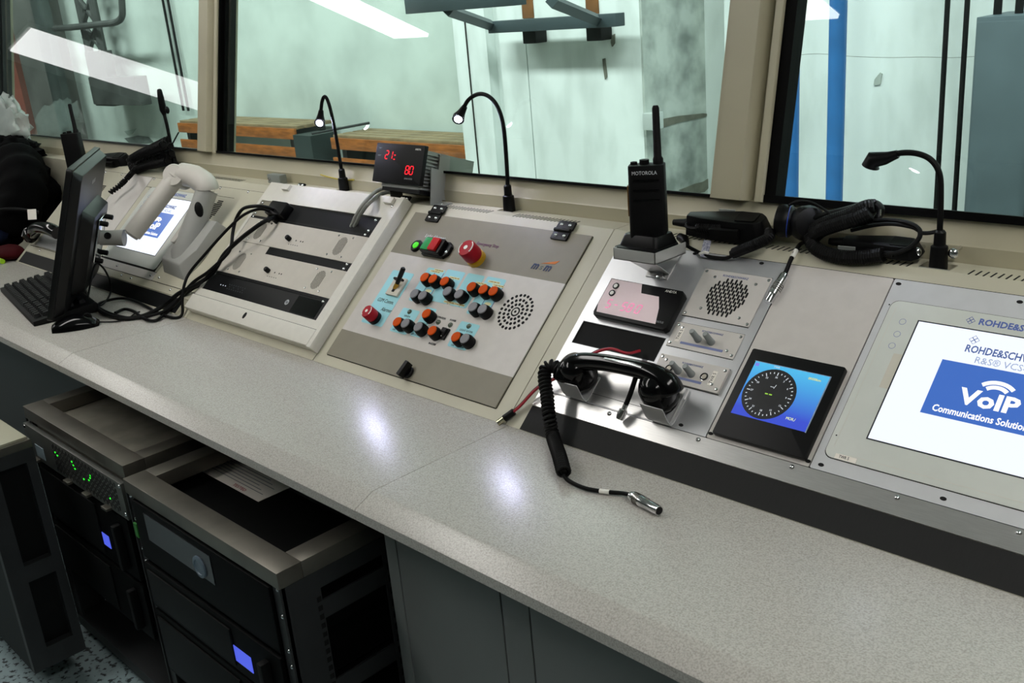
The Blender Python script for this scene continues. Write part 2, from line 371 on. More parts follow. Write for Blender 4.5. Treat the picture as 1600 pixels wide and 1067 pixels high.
# dark stand and board between the benches
st = thing('folded_board', (pY(475, 225, 4.9).x, 4.9, 0), 'dark board leaning between the two benches', 'board')
c = pY(478, 215, 4.82); part('box', MB().box(c.x-.17, c.x+.10, 4.80, 5.06, 0, c.z+.02), mat('dark_green_box', '#2d3837', .5), st)
a1, a2 = pY(487, 209, 4.75), pY(577, 192, 5.2); part('plank', MB().tube([a1, a2], .022, 6, flat=.5), STEELD, st)
# steel bracket frame
bf = thing('steel_bracket_frame', pY(850, 35, 4.5), 'dark square-tube steel frame fixed high on the pilaster', 'bracket')
TUB = mat('dark_square_tube', '#3a474b', .5, noise=.2, nscale=6)
z0 = pY(860, 36, 4.42).z; xa = pY(762, 40, 4.42).x; xb = pY(962, 33, 4.42).x
part('wall_beam', MB().box(xa, xb, 4.42, 4.50, z0-.04, z0+.03), TUB, bf, .004)
for (p0, p1) in (((768, 40), (700, 16)), ((935, 32), (862, 2))):
    A = pY(*p0, 4.45); B = pY(*p1, 3.75); part('brace', MB().tube([A, B], .034, 4), TUB, bf)
z1 = pY(720, 6, 3.75).z; part('upper_beam', MB().box(pY(643, 8, 3.75).x, pY(812, 4, 3.75).x, 3.70, 3.80, z1-.03, z1+.06), TUB, bf, .004)
for px in (826, 927): q = pY(px, 50, 4.5); part('rubber_pad', MB().box(q.x-.055, q.x+.055, 4.50, 4.6, z0-.115, z0-.02), RUB, bf, .006)
RUST = mat('rust_stain', '#8a5a2b', .9, noise=.6, nscale=9)
for px in (826, 927): q = pY(px, 20, 4.6); part('rust_mark', MB().box(q.x-.05, q.x+.045, 4.594, 4.6, z0+.03, z0+.5), RUST, bf)
jb = pX(1022, 188, -3.56); solo('junction_box', MB().box(-3.605, -3.53, jb.y-.05, jb.y+.05, jb.z-.05, jb.z+.045), mat('pale_metal_box', '#cfd6d3', .4, metal=.3), 'small pale junction box on the hall wall behind the radio antenna', 'junction box', bevel=.006)
# far left of the hall
DCON = mat('dark_concrete_panel', '#6d6f6a', .8, noise=.4, nscale=2.5, detail=7)
a = pY(22, 70, 5.1); b = pY(66, 70, 5.1)
struct('wall_panel', MB().box(a.x, b.x+.3, 5.1, 5.3, -.02, 4.9), DCON)
a = pY(55, 40, 5.0); b = pY(72, 40, 5.0); solo('door_post', MB().box(a.x, b.x, 5.0, 5.1, 0, 4), mat('grey_green_post', '#47524f', .6, noise=.5, nscale=5), 'dark worn grey steel post in the left window', 'post', bevel=.01)
RDP = mat('red_oxide_paint', '#7d3f31', .6, noise=.3, nscale=4)
A = pY(2, 30, 4.3); B = pY(37, 208, 4.3)
solo('red_post', MB().tube([(A.x, 4.3, 2.6), (A.x, 4.3, 0)], .10, 4), RDP, 'reddish brown steel post at the far left of the hall', 'post')
# lattice mast
lm = thing('lattice_mast', (pY(150, 150, 5.0).x, 5.0, 0), 'dark steel lattice mast against the hall wall in the left window', 'mast')
LAT = mat('mast_dark_steel', '#4a4e4b', .6, noise=.5, nscale=5)
q0, q1 = pY(150, 160, 5.0), pY(118, 5, 5.0); q2 = pY(225, 155, 5.0)
xl, xr = pY(140, 110, 5.0).x, pY(168, 110, 5.0).x
part('panel', MB().box(xl, xr, 4.98, 5.1, pY(150, 165, 5).z, pY(150, 80, 5).z), LAT, lm, .01)
part('foot_plate', MB().box(xl, pY(222, 150, 5.0).x, 4.96, 5.1, pY(170, 163, 5).z, pY(170, 120, 5).z), LAT, lm, .01)
for xx in (xl+.06, xr-.06): part('leg', MB().cyl((xx, 5.02, pY(150, 85, 5).z), (xx, 5.02, 2.4), .05, seg=8), LAT, lm)
zb = pY(150, 80, 5).z
for k in range(5):
    part('strut', MB().cyl((xl+.05, 5.02, zb+k*.3), (xr-.05, 5.02, zb+.3+k*.3), .03, seg=6), LAT, lm)
    part('strut', MB().cyl((xr-.05, 5.02, zb+k*.3), (xl+.05, 5.02, zb+.3+k*.3), .03, seg=6), LAT, lm)
hp = [pY(85, 45, 4.9), pY(120, 42, 4.9), pY(155, 38, 4.9), pY(180, 35, 4.9), pY(190, 27, 4.9), pY(191, 12, 4.9), pY(188, -25, 4.9)]
solo('bent_handrail', MB().tube(cr(hp, 6), .035, 10), LAT, 'bent dark tube rail in front of the lattice mast', 'rail')
# ================================================================== WORKTOPS
DP = [(YJ+.03, .750), (.757, .750), (.754, .7495), (.722, .7355), (.719, .733), (.719, .717), (.722, .715), (YJ+.03, .715)]
SEAMS = [-4.60, -2.2543, -1.1326, .05]
for i, lb in enumerate(('speckled grey worktop under the keyboard at the left', 'speckled grey worktop before the rack and switch consoles', 'speckled grey worktop in the right foreground')):
    solo('worktop', MB().prism(DP, SEAMS[i]+.0006, SEAMS[i+1]-.0006, MYZ), DESK, lb, 'worktop', 'worktop sections')
# ================================================================== CONSOLE BODIES
def console(name, x0, x1, label, loc_x=None):
    t = thing(name, ((x0+x1)/2, 1.22, .55), label, 'console', 'console units')
    pr = [(YJ, .751), (YJ, .7505), (1.3504, ZL), (1.3996, ZL), (1.3996, .56), (YJ+.031, .56), (YJ+.031, .751)]
    part('body', MB().prism(pr, x0+.0008, x1-.0008, MYZ), CREAM, t)
    return t
def plate(parent, x0, x1, v0, v1, m, n0=.0005, n1=.003, r=.002, name='panel', label=None, bevel=0):
    return part(name, MB().prism(rrect(x0, x1, v0, v1, r), n0, n1, MS), m, parent, bevel, label)
SLOT = MB().box(-.0011, .0011, -.011, .011, 0, .0005).mesh('vent_slot', HOLE)
def slots(parent, xs, y=1.361):
    for x in xs: inst('vent_slot', SLOT, T(x, y, ZL), parent)
cl = console('console_desk', -3.42, -2.262, 'cream sloping console with communication panels behind the monitor')
cr_ = console('console_desk', -2.262, -1.7105, 'cream sloping console holding the white rack frame')
cm = console('console_desk', -1.7105, -1.1385, 'cream sloping console holding the switch panel')
cq = console('console_desk', -1.1385, .05, 'cream sloping console with aluminium plates at the right')
# ---- left console fronts
part('black_strip', MB().prism(rrect(-3.40, -2.322, .003, .0435, .001), .0003, .0012, MS), BLKM, cl)
plate(cl, -3.405, -2.29, .046, .0665, CREAM, name='lip')
plate(cl, -3.405, -2.285, .068, .3872, DARK, .0002, .0008, name='backing')
for x0, x1, v0, v1, m in ((-3.40, -3.112, .069, .385, CREAM), (-3.109, -2.923, .069, .385, LIGHTP), (-2.9205, -2.8915, .0945, .3495, CREAM), (-2.5445, -2.533, .0945, .3495, CREAM), (-2.92, -2.532, .351, .385, CREAM), (-2.92, -2.532, .069, .093, LIGHTP), (-2.53, -2.29, .069, .385, CREAM)):
    plate(cl, x0, x1, v0, v1, m, .0008, .003)
screws(cl, [(-3.253, .38), (-3.13, .38), (-2.906, .38), (-2.561, .3805), (-2.51, .3805), (-2.365, .3805), (-2.70, .058), (-2.551, .082), (-2.503, .082), (-2.896, .082), (-2.64, .058), (-2.76, .082), (-2.41, .058), (-3.30, .058), (-3.2, .082)])
GS = MB().box(-.022, .022, -.0018, .0018, 0, .0006).mesh('grille_slot', DARK)
for k in range(11):
    w_ = 1.0 if 1 < k < 9 else .6
    inst('grille_slot', GS, at(-2.468+(.004 if k > 8 else 0), .284+k*.0056, .003) @ Matrix.Diagonal((w_, 1, 1, 1)), cl)
part('panel_line', MB().box(-2.528, -2.41, .3550, .3558, .003, .0034, MS), DARK, cl)
for k in range(9): inst('grille_slot', GS, at(-3.2, .284+k*.0056, .003), cl)
# ---- right console fronts
part('black_strip', MB().prism(rrect(-1.104, .04, .001, .047, .001), .0003, .0012, MS), mat('ribbed_black', '#0c0d0c', .75, noise=.5, nscale=60, stretch=(8, 1, 1)), cq)
plate(cq, -1.104, .04, .0475, .0765, ALU, name='lip', label='brushed aluminium lip')
plate(cq, -1.108, .04, .0768, .3882, DARK, .0002, .0008, name='backing')
PX0, PX1, PXB = -1.1065, -.7735, -.6075
def holed_plate(parent, x0, x1, v0, v1, hx0, hx1, hv0, hv1, m):
    q = MB()
    for a in ((x0, hx0, v0, v1), (hx1, x1, v0, v1), (hx0, hx1, v0, hv0), (hx0, hx1, hv1, v1)): q.box(a[0], a[1], a[2], a[3], .0008, .003, MS)
    return part('panel', q, m, parent)
holed_plate(cq, PX0, PX1, .0775, .386, -1.094, -.919, .1745, .2192, ALUS)
part('hole_side', MB().box(-1.094, -1.0925, .1745, .2192, -.02, .0028, MS).box(-1.094, -.919, .2178, .2192, -.02, .0028, MS).box(-1.094, -.919, .1745, .176, -.02, .0028, MS).box(-.9205, -.919, .1745, .2192, -.02, .0028, MS), STEELD, cq)
part('recess', MB().box(-1.0925, -.9205, .176, .2178, .0002, .0012, MS), HOLE, cq)
plate(cq, -.7715, -.6085, .0775, .386, LIGHTP, .0008, .003)
plate(cq, -.6065, .04, .0775, .386, mat('cool_grey_plate', '#ccced0', .4, noise=.04, nscale=40), .0008, .003)
screws(cq, [(-.782, .0705), (-.63, .0705), (-.483, .0705), (-.3386, .0712), (-.95, .0705)])
for x, v in ((-.593, .0852), (-.431, .0863), (-.5986, .3785), (-.4352, .3768), (-.821, .381), (-.9474, .3815), (-.82, .085), (-.7675, .085), (-.955, .083), (-1.09, .083), (-.612, .085)): inst('screw_hole', HOLEM, at(x, v, .003), cq)
slots(cq, [-.5135+k*.0099 for k in range(22)]); slots(cq, [-.60-k*.0099 for k in range(43)])
slots(cm, [-1.24-k*.0093 for k in range(18)]); slots(cm, [-1.475-k*.0093 for k in range(16)])
slots(cl, [-2.45-k*.0099 for k in range(20)])
# ================================================================== SWITCH PANEL
sp = thing('switch_panel', sl(-1.427, .02, 0), 'hinged grey switch panel with orange and grey push buttons', 'control panel')
plate(sp, -1.6795, -1.1745, .0215, .3895, DARK, .0003, .001, name='gasket')
part('base_plate', MB().prism(rrect(-1.6785, -1.1755, .0845, .2820, .0004), .001, .0035, MS), LIGHTP, sp)
part('upper_band', MB().prism(rrect(-1.6785, -1.1755, .2820, .3885, .0006), .001, .0035, MS), GREYP, sp, label='warm grey painted upper band')
part('lower_band', MB().prism(rrect(-1.6785, -1.1755, .0228, .0845, .0006), .001, .0035, MS), GREYP, sp, label='warm grey painted lower band')
N0 = .0035
for i, x in enumerate((-1.610, -1.2455)):
    h = MB().prism(rrect(-.021, .021, .003, .021, .002), 0, .004, at(x, .390, N0)).prism(rrect(-.021, .019, -.021, -.003, .002), 0, .004, at(x, .390, N0)).cyl(sl(x-.021, .390, .007), sl(x+.018, .390, .007), .0042, seg=10)
    hg = part('hinge', h, BLK, sp, .0006)
    for dx in (-.011, .010):
        for dv in (.012, -.012): inst('screw', SCREW, at(x+dx, .390+dv, .0075), hg)
# labels on the panel
def card(x0, x1, v0, v1, name='blue_label'): return part(name, MB().prism(rrect(x0, x1, v0, v1, .004), N0, N0+.0004, MS), TILEB, sp)
for a in ((-1.6355, -1.5665, .1105, .2415), (-1.5385, -1.484, .182, .263), (-1.4815, -1.4285, .192, .2667), (-1.421, -1.3735, .1915, .2672), (-1.3665, -1.3145, .1825, .268), (-1.539, -1.487, .108, .164), (-1.4765, -1.4455, .110, .1765), (-1.366, -1.3138, .109, .165)): card(*a)
# push buttons
COLL = MB().lathe([(.0130, 0), (.0130, .010), (.0112, .0165), (.0106, .0172)], None, 20).mesh('collar', BLK)
CAPO = MB().lathe([(.0106, .0168), (.0104, .0182), (.0096, .0190), (0, .0192)], None, 20).mesh('cap', ORANGE)
CAPG = MB().lathe([(.0106, .0168), (.0104, .0182), (.0096, .0190), (0, .0192)], None, 20).mesh('cap', GREYC)
DV = .0
def pbtn(x, v, cap):
    o = inst('push_button', COLL, at(x, v, N0), sp); inst('cap', cap, at(x, v, N0), o); return o
OR = [(-1.5105, .231), (-1.4852, .231), (-1.4500, .231), (-1.3725, .231), (-1.3395, .2305), (-1.3128, .2312), (-1.4460, .1554), (-1.5105, .1238), (-1.4050, .1242), (-1.3375, .1242)]
GR = [(-1.5105, .191), (-1.4855, .191), (-1.4270, .211), (-1.3930, .2105), (-1.3392, .1906), (-1.3132, .1906), (-1.4860, .1250), (-1.4468, .1248), (-1.3138, .1252)]
for x, v in OR: pbtn(x, v, CAPO)
for x, v in GR: pbtn(x, v, CAPG)
# thin circuit lines on the cards
for x in (-1.5105, -1.4852, -1.3395, -1.3128): part('print_line', MB().box(x-.0006, x+.0006, .19, .256, N0+.0004, N0+.0007, MS), NAVY, sp)
for x, v in ((-1.450, .247), (-1.3725, .247), (-1.427, .198), (-1.393, .198)): part('print_line', MB().box(x-.0005, x+.0005, v-.006, v+.006, N0+.0004, N0+.0007, MS), INK, sp)
PALEY = mat('pale_yellow_sticker', '#e9e3b0', .6)
for x, v, w_ in ((-1.512, .2560, .030), (-1.5035, .2600, .028), (-1.449, .2500, .030), (-1.3715, .2495, .030), (-1.4250, .1965, .030)[:3], (-1.3955, .1965, .030), (-1.342, .2580, .032), (-1.3265, .2520, .030)):
    s_ = part('sticker', MB().box(x-w_/2, x+w_/2, v-.0024, v+.0024, N0+.0004, N0+.0008, MS), PALEY, sp)
    q = MB()
    for k in range(9): q.box(x-w_/2+.003+k*w_*.095, x-w_/2+.0045+k*w_*.095+.0008*(k % 3), v-.0009, v+.0009, N0+.0008, N0+.0009, MS)
    part('print', q, mat('brown_ink', '#8a6a2a', .6), s_)
for x, v in ((-1.498, .211), (-1.326, .211)): part('sticker', MB().prism(ngon(12, .0035, rx=.009, cx=x, cy=v), N0+.0004, N0+.0008, MS), PALEY, sp)
# big emergency stop
def estop(x, v, R, H, collar):
    o = part('emergency_stop', MB().lathe([(R*.80, 0), (R*.80, H*.22), (R*.9, H*.28), (R, H*.42), (R*.97, H*.9), (R*.9, H*.97), (0, H)], at(x, v, N0), 28), RED, sp)
    part('collar', MB().lathe([(R*1.0, 0), (R*1.0, H*(.20 if collar else .30)), (R*.8, H*(.22 if collar else .33))], at(x, v, N0), 28), YEL if collar else BLK, o)
    for a0 in (-.5, math.pi-.5):
        q = MB()
        pts = [(math.cos(a0+1.5*k/10)*R*.84, math.sin(a0+1.5*k/10)*R*.84, H*.985) for k in range(11)]
        q.tube([at(x, v, N0) @ Vector(p_) for p_ in pts], R*.06, 5); part('arrow_mark', q, WHITE, o)
    part('centre_mark', MB().prism(ngon(16, R*.24), H*.998, H*1.004, at(x, v, N0)), WHITE, o)
    return o
estop(-1.4185, .2998, .0195, .042, True)
e2 = estop(-1.5975, .125, .0145, .031, False)
# green pilot lamp and double switch
pl_ = part('pilot_lamp', MB().lathe([(.0145, 0), (.0145, .003), (.012, .0055), (.0085, .0055), (.0078, .004), (0, .004)], at(-1.6090, .306, N0), 22), BLK, sp)
part('lens', MB().lathe([(.0078, .0035), (.007, .0065), (0, .0078)], at(-1.6090, .306, N0), 18), glow('green_pilot', '#4ef01a', .85), pl_)
ds = part('double_switch', MB().prism([(-.034, -.019), (.030, -.019), (.040, -.008), (.040, .010), (.030, .019), (-.034, .019)], 0, .008, at(-1.5400, .3055, N0)).prism(rrect(-.032, .026, -.0175, .0175, .003), .008, .019, at(-1.5400, .3055, N0)), BLK, sp, .0012)
part('green_button', MB().prism(rrect(-.029, -.006, -.0145, .0145, .002), .019, .022, at(-1.5400, .3055, N0)), GREEN, ds, .0008)
part('red_button', MB().prism(rrect(-.004, .017, -.0145, .0145, .002), .019, .0255, at(-1.5400, .3055, N0)), mat('red_button', '#b80f12', .5, spec=.2), ds, .0008)
inst('screw', SCREW, at(-1.5055, .3, N0+.008), ds)
# key-type toggle with black lever
tg = part('toggle_switch', MB().box(-.0185, .0185, -.0215, .0215, 0, .006, at(-1.5905, .2035, N0)), mat('cream_plastic', '#cfcabb', .5), sp, .001)
part('slot', MB().box(-.004, .004, -.014, .016, .006, .0064, at(-1.5905, .2035, N0)), HOLE, tg)
part('stop', MB().box(-.014, .014, .013, .017, .006, .012, at(-1.5905, .2035, N0)), BLK, tg)
A = sl(-1.5905, .200, .008); B = ps(630.5, 418.5, .045)
part('lever_collar', MB().cyl(A, A.lerp(B, .25), .0055, .0045), mat('brass', '#c7a040', .3, metal=.8), tg); part('lever', MB().tube([A.lerp(B, .2), A.lerp(B, .55), A.lerp(B, .95), B], [.0045, .005, .0052, .003], 12), BLK, tg)
# leds and rocker
LEDM = MB().lathe([(.0055, 0), (.005, .0018), (.003, .002), (.0028, .0035), (0, .0042)], None, 14).mesh('indicator', mat('dark_led', '#3b4a33', .25))
for x, v in ((-1.5142, .1574), (-1.4218, .151), (-1.3875, .1512), (-1.340, .1578)): inst('indicator', LEDM, at(x, v, N0), sp)
rk = part('rocker_switch', MB().prism(rrect(-.0085, .0085, -.0120, .0120, .001), 0, .004, at(-1.3885, .130, N0)), BLK, sp, .0006)
part('rocker', MB().prism(rrect(-.006, .006, -.009, .009, .001), .004, .0085, at(-1.3885, .1315, N0), top=rrect(-.006, .006, .0, .009, .001)), BLK, rk)
part('rocker_dot', MB().prism(ngon(8, .0012), .0052, .0056, at(-1.3890, .1235, N0)), WHITE, rk)
# lettering
def ptx(s, size, x, v, m=INK, **k): return text(s, size, at(x, v, N0+.0005), m, sp, **k)
ptx('GSM Comm.', .0125, -1.6005, .1680, shear=.2, wide=.052); ptx('Alarmer', .0125, -1.5990, .1490, shear=.2, ax='LEFT', wide=.034)
ptx('ATTENTION', .0058, -1.4221, .1612, wide=.027); ptx('POWER', .0058, -1.3878, .1614, wide=.017); ptx('BUZZER', .0062, -1.4050, .1045, wide=.020); ptx('LIGHT EXTER', .0058, -1.3400, .1470, wide=.035)
ptx('LIFT DOWN', .0055, -1.4612, .1138, wide=.026); ptx('LIFT UP', .0055, -1.4570, .1405, wide=.020); ptx('SIREN', .0056, -1.5140, .1470, wide=.018)
for x in (-1.528, -1.3525): ptx('ON', .0055, x, .1128)
for x in (-1.502, -1.3265): ptx('OFF', .0055, x, .1128)
ptx('Light Alarmer', .0115, -1.5720, .3345, mat('pale_lettering', '#cfcfca', .6), wide=.064, shear=.2)
ptx('Emergency Stop', .0105, -1.4140, .3358, mat('purple_lettering', '#6d3a63', .6), wide=.062)
ptx('m', .024, -1.2665, .3085, mat('blue_logo', '#16305a', .6), shear=.25, bold=.0006, wide=.017); ptx('s', .017, -1.2510, .3070, mat('dull_logo', '#4f5a58', .6), shear=.25, wide=.009); ptx('m', .024, -1.2350, .3085, MATS['blue_logo'], shear=.25, bold=.0006, wide=.017)
part('logo_flash', MB().prism([(-1.2560, .3150), (-1.2230, .3180), (-1.2160, .3265)], N0, N0+.0005, MS), mat('orange_logo', '#d0711c', .6), sp)
# round speaker holes: five rings
HD = MB().prism(ngon(10, .0032), 0, .0004).mesh('speaker_hole', HOLE)
cx, cv = -1.2508, .2075
for R_, n_ in ((.0160, 12), (.0255, 18), (.0358, 24)):
    for k in range(n_): inst('speaker_hole', HD, at(cx+R_*math.cos(2*math.pi*k/n_), cv+R_*math.sin(2*math.pi*k/n_), N0), sp)
part('speaker_ring', MB().prism(ngon(24, .0098, cx=cx, cy=cv), N0, N0+.0004, MS), HOLE, sp); part('speaker_ring', MB().prism(ngon(20, .0068, cx=cx, cy=cv), N0+.0002, N0+.0007, MS), LIGHTP, sp); part('speaker_hole', MB().prism(ngon(12, .0027, cx=cx, cy=cv), N0+.0004, N0+.0009, MS), HOLE, sp)
# turn latch
lt = part('turn_latch', MB().lathe([(.0125, 0), (.0125, .004), (.011, .006), (0, .006)], at(-1.4215, .036, N0), 20), BLK, sp)
part('wing', MB().prism([(-.005, -.016), (.005, -.016), (.0045, .016), (-.0045, .016)], .005, .021, at(-1.4215, .036, N0, -.12)), BLK, lt, .0018)
# ================================================================== WHITE RACK FRAME WITH 19 INCH UNITS
rf = thing('rack_frame', sl(-1.98, .02, 0), 'white sloping rack frame with two speaker units between black panels', 'rack frame')
FN = .020
FO = (-2.2585, -1.7135, .020, .4090); FI = (-2.2460, -1.7520, .0805, .3530)
q = MB()
for a in ((FO[0], FI[0], FO[2], FO[3]), (FI[1], FO[1]-.012, FO[2], FO[3]), (FI[0], FI[1], FO[2], FI[2]), (FI[0], FI[1], FI[3], FO[3])): q.box(a[0], a[1], a[2], a[3], .001, FN, MS)
part('frame', q, WHITEP, rf)
part('edge_rail', MB().prism([(FO[1]-.012, .001), (FO[1]+.004, .001), (FO[1]+.004, .018), (FO[1], .024), (FO[1]-.012, .024)], FO[2]-.002, FO[3], MS @ Matrix(((1, 0, 0, 0), (0, 0, 1, 0), (0, 1, 0, 0), (0, 0, 0, 1)))), WHITEP, rf, label='raised bevelled right edge')
part('edge_groove', MB().box(FO[1]-.0175, FO[1]-.0125, .05, .385, FN, FN+.0004, MS), GREYM, rf)
part('lower_flap', MB().prism(rrect(-2.2585, -1.727, .0205, .0595, .001), FN, FN+.004, MS), WHITEP, rf, .001)
part('flap_line', MB().box(-2.2585, -1.727, .0600, .0612, FN, FN+.0004, MS), DARK, rf)
part('key_hole', MB().prism(ngon(12, .0085, rx=.0055, cx=-1.9975, cy=.0435), FN+.004, FN+.0045, MS), HOLE, rf)
part('backing', MB().box(FI[0], FI[1], FI[2], FI[3], .001, .006, MS), HOLE, rf)
# rows (v0, v1)
part('blank_panel', MB().box(FI[0]+.001, FI[1]-.001, .3065, .3520, .0095, .0165, MS), BLKM, rf, label='matt black blank panel with cable cut-out')
part('panel_bar', MB().box(FI[0]+.001, FI[1]-.001, .2995, .3060, .0165, .0195, MS), BLK, rf)
part('end_plate', MB().box(FI[0]+.001, FI[0]+.075, .3065, .3520, .0165, .0185, MS), GREYP, rf)
UNIT = mat('unit_face_grey', '#c2bcaf', .42, noise=.05, nscale=40)
def unit(v0, v1):
    u = part('speaker_unit', MB().box(FI[0]+.001, FI[1]-.001, v0, v1, .012, .0195, MS), UNIT, rf)
    for gx in (-1.830, -2.165):
        gv = (v0+v1)/2+.001
        for k in range(9):
            x = gx-.0145+k*.0036; hh = .0245*math.sqrt(max(.05, 1-((k-4)/5.2)**2))
            part('grille_slot', MB().box(x-.0006, x+.0006, gv-hh, gv+hh, .0195, .0198, MS), DARK, u)
        for dx in (-.027, .027):
            for dv in (-.026, .026): inst('screw', SCREWS, at(gx+dx, gv+dv, .0195), u)
    kx = -2.026; kv = (v0+v1)/2-.006
    part('knob', MB().lathe([(.0062, 0), (.0062, .010), (.005, .012), (0, .012)], at(kx, kv, .0195), 14), BLK, u)
    for dx in (.027, .046, .055): part('socket', MB().prism(ngon(8, .002), .0195, .0199, at(kx+dx, kv, 0)), DARK, u)
    q = MB()
    for k in range(5): q.box(kx+.006+k*.009, kx+.010+k*.009, kv-.0135, kv-.012, .0195, .0197, MS)
    part('print', q, INK, u)
unit(.2290, .2985); unit(.1365, .2075)
part('gap_bar', MB().box(FI[0]+.16, FI[1]-.001, .2080, .2285, .008, .0180, MS), BLKM, rf, label='dark bar between the speaker units')
part('gap_plate', MB().box(FI[0]+.001, FI[0]+.16, .2080, .2285, .008, .0185, MS), UNIT, rf)
hpn = part('control_unit', MB().box(FI[0]+.001, FI[1]-.001, .0815, .1355, .010, .0185, MS), mat('unit_black', '#07080a', .45, spec=.25), rf, label='black computer unit with rows of small lights')
part('ridge', MB().box(FI[0]+.001, FI[1]-.001, .1290, .1352, .0185, .0200, MS), BLKM, hpn); part('drive_bay', MB().box(-1.86, -1.765, .084, .126, .0185, .0192, MS), BLKG, hpn)
LEDW = glow('white_led', '#e8f0ff', .8)
for k in range(3): part('indicator', MB().prism(ngon(6, .0014), .0185, .0192, at(-2.178+k*.011, .1025, 0)), LEDW, hpn)
VH = MB().prism(ngon(6, .0017), 0, .0004).mesh('vent_hole', mat('vent_grey', '#3a3d42', .6))
for gx in (-2.138, -2.118, -2.098, -2.078):
    for a, b in ((-.005, .006), (.005, .006), (0, 0), (-.005, -.006), (.005, -.006)): inst('vent_hole', VH, at(gx+a, .103+b, .0185), hpn)
part('badge', MB().prism(ngon(16, .0068, cx=-1.888, cy=.1035), .0185, .0189, MS), mat('badge_grey', '#a9adb0', .4), hpn)
text('hp', .0095, at(-1.888, .1040, .0190), INK, hpn, shear=.25)
screws(rf, [(-1.7680, .3445), (-1.7690, .3155), (-1.7720, .3040), (-2.236, .345), (-2.238, .313), (-2.236, .302), (-1.7690, .2245), (-1.7705, .2125), (-2.236, .2180), (-1.7690, .1265), (-2.236, .1265), (-1.742, .385)], n=.0188)
for x in (-2.17, -1.756):
    c_ = part('clip', MB().box(x-.014, x+.014, .388, .404, FN, FN+.008, MS), WHITEP, rf, .001)
    hh = part('clip_hinge', MB().box(x+.010, x+.038, .410, .424, .004, .009, MS), BLK, rf, .001)
    for dx in (.016, .031): inst('screw', SCREW, at(x+dx, .417, .009), hh)
# ================================================================== RIGHT CONSOLE DEVICES
# small red-digit display with paper label
dd = thing('digital_display', sl(-.996, .227, 0), 'black digital display half covered by a pinkish paper label', 'display')
part('bezel', MB().prism([(-1.073, .2345), (-1.0695, .2285), (-.9235, .2265), (-.9185, .232), (-.9185, .2955), (-.9235, .3015), (-1.073, .3030)], .003, .016, MS), BLK, dd, .001)
part('paper_label', MB().prism([(-1.0655, .2345), (-.9415, .2335), (-.950, .2625), (-.9610, .2832), (-.998, .2838), (-1.0055, .3008), (-1.0705, .3010), (-1.0710, .2500)], .0162, .0168, MS), mat('pinkish_paper', '#f3dde0', .55), dd)
PNK = glow('pink_digit', '#ff86bc', .95)
SEGS = {'0': 'abcdef', '1': 'bc', '2': 'abged', '8': 'abcdefg', 'S': 'afgcd', 'L': 'fed', '-': 'g', '=': 'gd'}
def seg7(ch, M, w_, h, m, parent, th=None, sh=.12):
    th = th or w_*.2; q = MB(); S = {'a': (0, w_, h, 1), 'g': (0, w_, h/2, 1), 'd': (0, w_, 0, 1), 'f': (0, h/2, h, 0), 'b': (w_, h/2, h, 0), 'e': (0, 0, h/2, 0), 'c': (w_, 0, h/2, 0)}
    MM = M @ Matrix(((1, sh, 0, 0), (0, 1, 0, 0), (0, 0, 1, 0), (0, 0, 0, 1)))
    for c_ in SEGS[ch]:
        s_ = S[c_]
        if s_[3]: q.box(th*.6, w_-th*.6, s_[2]-th/2, s_[2]+th/2, 0, .0004, MM)
        else: q.box(s_[0]-th/2, s_[0]+th/2, s_[1]+th*.5, s_[2]-th*.5, 0, .0004, MM)
    return part('digit', q, m, parent)
for x, ch in ((-1.054, 'S'), (-1.039, '-'), (-1.022, 'S'), (-1.009, '8'), (-.992, '0')): seg7(ch, at(x, .2455, .0169), .0085, .016, PNK, dd, .0016)
for v in (.2885, .2740):
    part('key', MB().lathe([(.0042, 0), (.0038, .002), (0, .0024)], at(-1.054, v, .0168), 14), WHITE, dd); part('key_rim', MB().lathe([(.0060, 0), (.0060, .0016), (.0043, .0016)], at(-1.054, v, .0168), 14), BLK, dd)
text('ANDTA', .0065, at(-.944, .2962, .0162), WHITE, dd); text('STATUS', .0050, at(-.937, .2385, .0162), mat('dim_print', '#8f9294', .6), dd)
# loudspeaker plate
ls = thing('speaker_plate', sl(-.851, .265, 0), 'grey speaker plate with slanted slots above the knob panels', 'speaker')
part('plate', MB().prism(rrect(-.9126, -.7897, .2655, .3562, .002), .003, .0045, MS), LIGHTP, ls)
part('plate_edge', MB().box(-.9126, -.7897, .2643, .2655, .003, .0034, MS).box(-.9126, -.7897, .3562, .3570, .003, .0034, MS), DARK, ls)
SL = MB().prism(rrect(-.0016, .0016, -.0050, .0050, .0015, 2), 0, .0005).mesh('slot', HOLE)
for r_ in range(10):
    for k in range(9):
        x = -.8835+k*.0082+(.0041 if r_ % 2 else 0)+.0; v = .2795+r_*.0066
        if ((x+.8505)/.036)**2+((v-.3095)/.0345)**2 < 1: inst('slot', SL, at(x, v, .0045, 0), ls)
screws(ls, [(-.908, .3515), (-.794, .3515), (-.908, .270), (-.794, .270), (-.888, .343), (-.812, .341), (-.885, .283), (-.812, .278)], SCREWS, .0045)
text('ROHDE&SCHWARZ', .0058, at(-.852, .3478, .0046), NAVY, ls, wide=.046)
